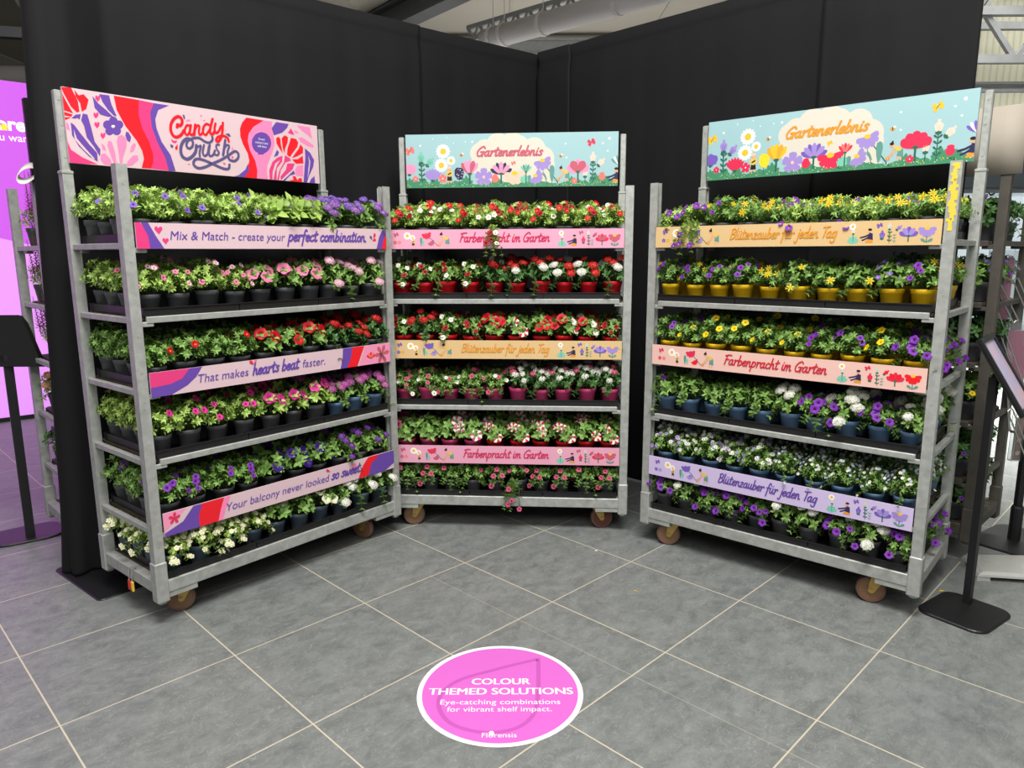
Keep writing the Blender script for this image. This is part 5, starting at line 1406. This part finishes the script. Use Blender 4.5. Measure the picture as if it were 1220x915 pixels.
for z0 in (1.20, 0.99):
    b = MB(); b.box(-.628, -.034, z0, .628, -.028, z0 + .10)
    a = Art(b, -.628, z0, 1.256, .1, 0)
    b.f = [tuple(q) for q in b.f]
    o = b.build('shelf_banner', sky_m); o.location = CARTS['BR'][0] + (0,); o.rotation_euler = (0, 0, CARTS['BR'][1])
    tag(o, 'pale blue strip glimpsed through the dark trolley, %s of two' % ('upper' if z0 > 1.1 else 'lower'), 'sign')
# white tape loop on the tall black post at left
lp_ = MB(); pts = []
q0 = Vector(cart_pt('BL', W2, DEP, 1.86))
for i in range(15):
    a = i / 14 * 2 * PI
    pts.append((q0.x - .01 + .036 * math.cos(a), q0.y - .03 + .02 * math.cos(a), q0.z + .08 + .038 * math.sin(a + .5)))
vs = [p for p in pts] + [(x + .02, y - .05, z - .03) for x, y, z in pts]
lp_.add(vs, [(i, i + 1, 16 + i, 15 + i) for i in range(14)])
lo_ = lp_.build('tape_loop', mat('white_tape', rgb(226, 224, 216), .6), None, True)
lo_.modifiers.new('tape_thickness', 'SOLIDIFY').thickness = .002
tag(lo_, 'loop of white tape stuck to the tall black post by the curtain edge', 'tape')
# small red and yellow plastic tags locked to the left trolley's base
for nm_, col_, dy, lab in (('red', (206, 40, 40), .30, 'small red plastic lock tag hanging from the left trolley base'), ('yellow', (236, 200, 60), .27, 'small yellow plastic lock tag hanging beside the red one')):
    b = MB(); b.cbox(-.0045, -.010, -.052, .0045, .010, -.004, .003)
    o = b.build('lock_tag', mat('tag_' + nm_, rgb(*col_), .4))
    p = cart_pt('L', -W2 - .028, dy - .06, .150); o.location = p; o.rotation_euler = (0, 0, CARTS['L'][1])
    tag(o, lab, 'tag', 'lock tags')
    b = MB(); b.tube([(0, 0, -.006), (.0, 0, .02), (.006, 0, .052), (.02, 0, .0535)], .0022, 6); b.build('shackle', galv, o)

# ---------------------------------------------------------------- stands
# tablet stand at the far left
t = thing('tablet_stand', 'black tablet stand with tall pole in front of the purple wall', 'stand', (-2.69, 3.80, 0), math.radians(38))
b = MB(); rounded_plate(b, -.01, .06, .34, .28, 0, .012, 0, .08, 3); b.build('base_plate', black_metal, t)
b = MB(); b.box(-.022, -.022, .012, .022, .022, 1.02); b.lathe([(.034, 1.0), (.034, 1.03)], 12); b.build('pole', black_metal, t)
b = MB()
c0 = Vector((0, 0, 1.05)); xs = Vector((math.cos(math.radians(-38)), math.sin(math.radians(-38)), 0)); sl = Vector((-.05, .10, .22)).normalized(); nn = xs.cross(sl).normalized()
def slab(mb, c, ax, ay, hx, hy, th, mi=0, cut=.012):
    an = ax.cross(ay).normalized(); rings = []
    for kz in (-th, th):
        rings.append([tuple(c + ax * sx + ay * sy + an * kz) for sx, sy in ((-hx + cut, -hy), (hx - cut, -hy), (hx, -hy + cut), (hx, hy - cut), (hx - cut, hy), (-hx + cut, hy), (-hx, hy - cut), (-hx, -hy + cut))])
    mb.loft(rings, mi)
slab(b, c0 + sl * .06, xs, sl, .17, .15, .018); o_ = b.build('tablet_case', black_metal, t)
b = MB(); slab(b, c0 + sl * .01 - nn * .03, xs, sl, .08, .05, .02); b.build('mount_bracket', black_plastic, o_)
# lectern-style display stand at right
t = thing('display_stand', 'black floor stand with a tilted framed picture beside the right trolley', 'stand', (1.965, 2.905, 0))
b = MB(); rounded_plate(b, 0, 0, .31, .28, 0, .012, math.radians(35), .06, 6); b.build('base_plate', black_metal, t)
b = MB(); b.bar((.053, .065, .010), (.06, .07, 1.03), .030, .030); b.bar((.053 + .016, .065 + .014, .012), (.06 + .016, .07 + .014, .99), .008, .022)
b.build('pole', black_metal, t)
cc0 = Vector((1.933, 2.967, 1.189)) - Vector((1.965, 2.905, 0)); wv = Vector((.66, .75, 0)).normalized(); sv = Vector((.133, -.117, -.295)).normalized()
cen = cc0 + wv * .155 + sv * .178
nv = sv.cross(wv).normalized()
b = MB()
slab(b, cen - nv * .004, wv, sv, .155, .178, .005, cut=.004)
for s in (-1, 1):
    slab(b, cen + wv * (s * .143) + nv * .004, wv, sv, .012, .178, .008, cut=.002); slab(b, cen + sv * (s * .166) + nv * .004, wv, sv, .131, .012, .008, cut=.002)
b.bar(tuple(Vector((.06, .07, 1.0))), tuple(cen - nv * .034), .03, .03)
fr_ = b.build('picture_frame', black_metal, t)
b = MB(); slab(b, cen + nv * .003, wv, sv, .131, .154, .001, cut=.001)
pm_ = bpy.data.materials.new('printed_picture'); pm_.use_nodes = True; nt_ = pm_.node_tree
tc_ = nt_.nodes.new('ShaderNodeTexCoord'); no_ = nt_.nodes.new('ShaderNodeTexNoise'); no_.inputs['Scale'].default_value = 9; no_.inputs['Detail'].default_value = 2
nt_.links.new(tc_.outputs['Object'], no_.inputs['Vector']); ra_ = nt_.nodes.new('ShaderNodeValToRGB'); nt_.links.new(no_.outputs['Fac'], ra_.inputs[0])
ra_.color_ramp.elements[0].position = .4; ra_.color_ramp.elements[0].color = rgb(196, 186, 222); ra_.color_ramp.elements[1].position = .62; ra_.color_ramp.elements[1].color = rgb(226, 190, 200)
nt_.links.new(ra_.outputs[0], nt_.nodes['Principled BSDF'].inputs['Base Color']); nt_.nodes['Principled BSDF'].inputs['Roughness'].default_value = .3
b.build('picture', pm_, fr_)
# brochure stand
acr = mat('clear_acrylic', (0.95, 0.97, 0.97, 1), 0.04, transmission=0.95)
wire = mat('chromed_wire', rgb(186, 186, 184), .25, .8)
t = thing('brochure_stand', 'zigzag brochure stand with clear pockets at the right edge', 'stand', (2.72, 3.67, 0))
b = MB(); rounded_plate(b, .02, .0, .44, .36, 0, .012, math.radians(35), .08, 6); b.build('base_plate', black_metal, t)
b = MB(); b.bar((.0, .02, .012), (.0, .02, .62), .03, .03); b.lathe([(.03, .0), (.03, .18), (.026, .19)], 12, 0, (.0, .02, .012)); b.build('pole', black_metal, t)
PK = [(-.222, 0.02, 1.205, .36), (-.10, .02, .86, .33), (.0, .02, .45, .27)]
wb_ = MB()
for a_, c_ in (((-.292, -.012, 1.40), (-.165, -.012, 1.19)), ((-.268, -.012, 1.225), (-.055, -.012, .77)), ((-.14, -.012, .73), (.06, -.012, .33)), ((-.135, .07, 1.40), (-.02, .07, 1.19)), ((-.10, .07, 1.0), (.10, .07, .62))):
    for s in (0, .024): wb_.tube([(a_[0] + s, a_[1], a_[2] + s * .5), (c_[0] + s, c_[1], c_[2] + s * .5)], .0038, 6)
    for e_ in (a_, c_): wb_.tube([e_, (e_[0] + .012, e_[1], e_[2] + .012), (e_[0] + .024, e_[1], e_[2] + .012)], .0038, 6)
for p_, q_ in (((0, .02, .6), (-.05, .08, .6)), ((-.05, .085, .6), (-.16, .085, 1.3))): wb_.tube([p_, q_], .007, 6)
wb_.build('wire_frame', wire, t)
BR_LAB = ('pink brochure standing in the topmost clear pocket', 'pink brochure in the middle clear pocket', 'brown-and-white brochure in the lowest clear pocket')
for i, (px, py, pz, ph) in enumerate(PK):
    b = MB(); w_2 = .066; dp = .032; e = .0022
    b.box(px - w_2, py, pz, px + w_2, py + dp, pz + e)
    b.box(px - w_2, py, pz + e, px + w_2, py + e, pz + ph * .97); b.box(px - w_2, py + dp - e, pz + e, px + w_2, py + dp, pz + ph)
    for s in (-1, 1): b.box(min(px + s * w_2, px + s * (w_2 - e)), py + e, pz + e, max(px + s * w_2, px + s * (w_2 - e)), py + dp - e, pz + ph * .97)
    b.build('pocket', acr, t)
    b = MB(); b.box(-.052, -.006, 0, .052, .006, ph * .86, 0)
    a = Art(b, -.052, 0, .104, ph * .86, -.0064)
    a.layer = 0; a.poly([(.0, 0), (.104, 0), (.104, ph * .86), (0, ph * .86)], mat('brochure_pink', rgb(206, 112, 146), .4) if i < 2 else mat('brochure_brown', rgb(150, 110, 92), .4))
    a.layer = 1
    if i < 2: a.poly([(.0, 0), (.04, 0), (.028, ph * .5), (.0, ph * .6)], mat('brochure_rose', rgb(226, 160, 184), .4))
    else:
        for q in range(6): a.disc(.02 + .03 * (q % 3), .04 + .07 * (q // 3), .012, mat('brochure_cream', rgb(226, 216, 200), .4))
    o = b.build('brochure', [white_m] + a.mats); o.location = (2.72 + px, 3.67 + py + .016, pz + .0026)
    tag(o, BR_LAB[i], 'brochure', 'brochures in the stand')
# low silver foot plate and cable
silver = mat('brushed_silver_plate', rgb(196, 196, 192), .38, .3, vary=.06, nscale=30)
b = MB()
ca, sa = math.cos(math.radians(-6)), math.sin(math.radians(-6))
def fp(x, y, z): return (2.47 + x * ca - y * sa, 3.30 + x * sa + y * ca, z)
b.loft([[fp(-.21, -.10, .045), fp(.30, -.13, .045), fp(.30, .12, .045), fp(-.18, .10, .045)], [fp(-.235, -.11, .032), fp(.33, -.145, .032), fp(.33, .13, .032), fp(-.20, .11, .032)], [fp(-.24, -.112, .022), fp(.335, -.147, .022), fp(.335, .132, .022), fp(-.205, .112, .022)]])
for x_, y_ in ((-.21, -.09), (.30, -.12), (.30, .10), (-.18, .09)): b.loft([[fp(x_ + dx, y_ + dy, z_) for dx, dy in ((-.03, -.02), (.03, -.02), (.03, .02), (-.03, .02))] for z_ in (0, .024)])
b.lathe([(.018, .0455), (.018, .047), (.013, .047)], 14, 0, fp(-.13, .03, 0))
tag(b.build('foot_plate', silver), 'low silver metal foot plate on the floor at the right edge', 'plate')
b = MB(); b.tube([(2.40, 3.49, .006), (2.55, 3.46, .006), (2.75, 3.42, .006), (2.95, 3.44, .006)], .006, 6)
tag(b.build('cable', black_plastic), 'short black cable on the floor between silver plate and brochure stand', 'cable')
b = MB(); leaf(b, Vector((0, 0, .002)), Vector((1, .2, 0)), Vector((0, 0, 1)), .03, .012, 0, .02)
o = b.build('fallen_petal', PET['yellow']); o.location = (1.97, 3.10, 0.002); tag(o, 'yellow petal fallen on the floor by the black stand base', 'petal', 'fallen petals')
b = MB(); leaf(b, Vector((0, 0, .002)), Vector((1, -.3, 0)), Vector((0, 0, 1)), .022, .008, 0, .02)
o = b.build('fallen_petal', PET['yellow']); o.location = (.56, 3.12, 0.002); tag(o, 'yellow petal fallen on the tiles left of the right trolley', 'petal', 'fallen petals')
b = MB(); floret(b, Matrix.Identity(4), .009, 0, 0)
o = b.build('fallen_petal', PET['white']); o.location = (.44, 3.58, 0.004); tag(o, 'white petal fallen on the tiles before the middle trolley', 'petal', 'fallen petals')
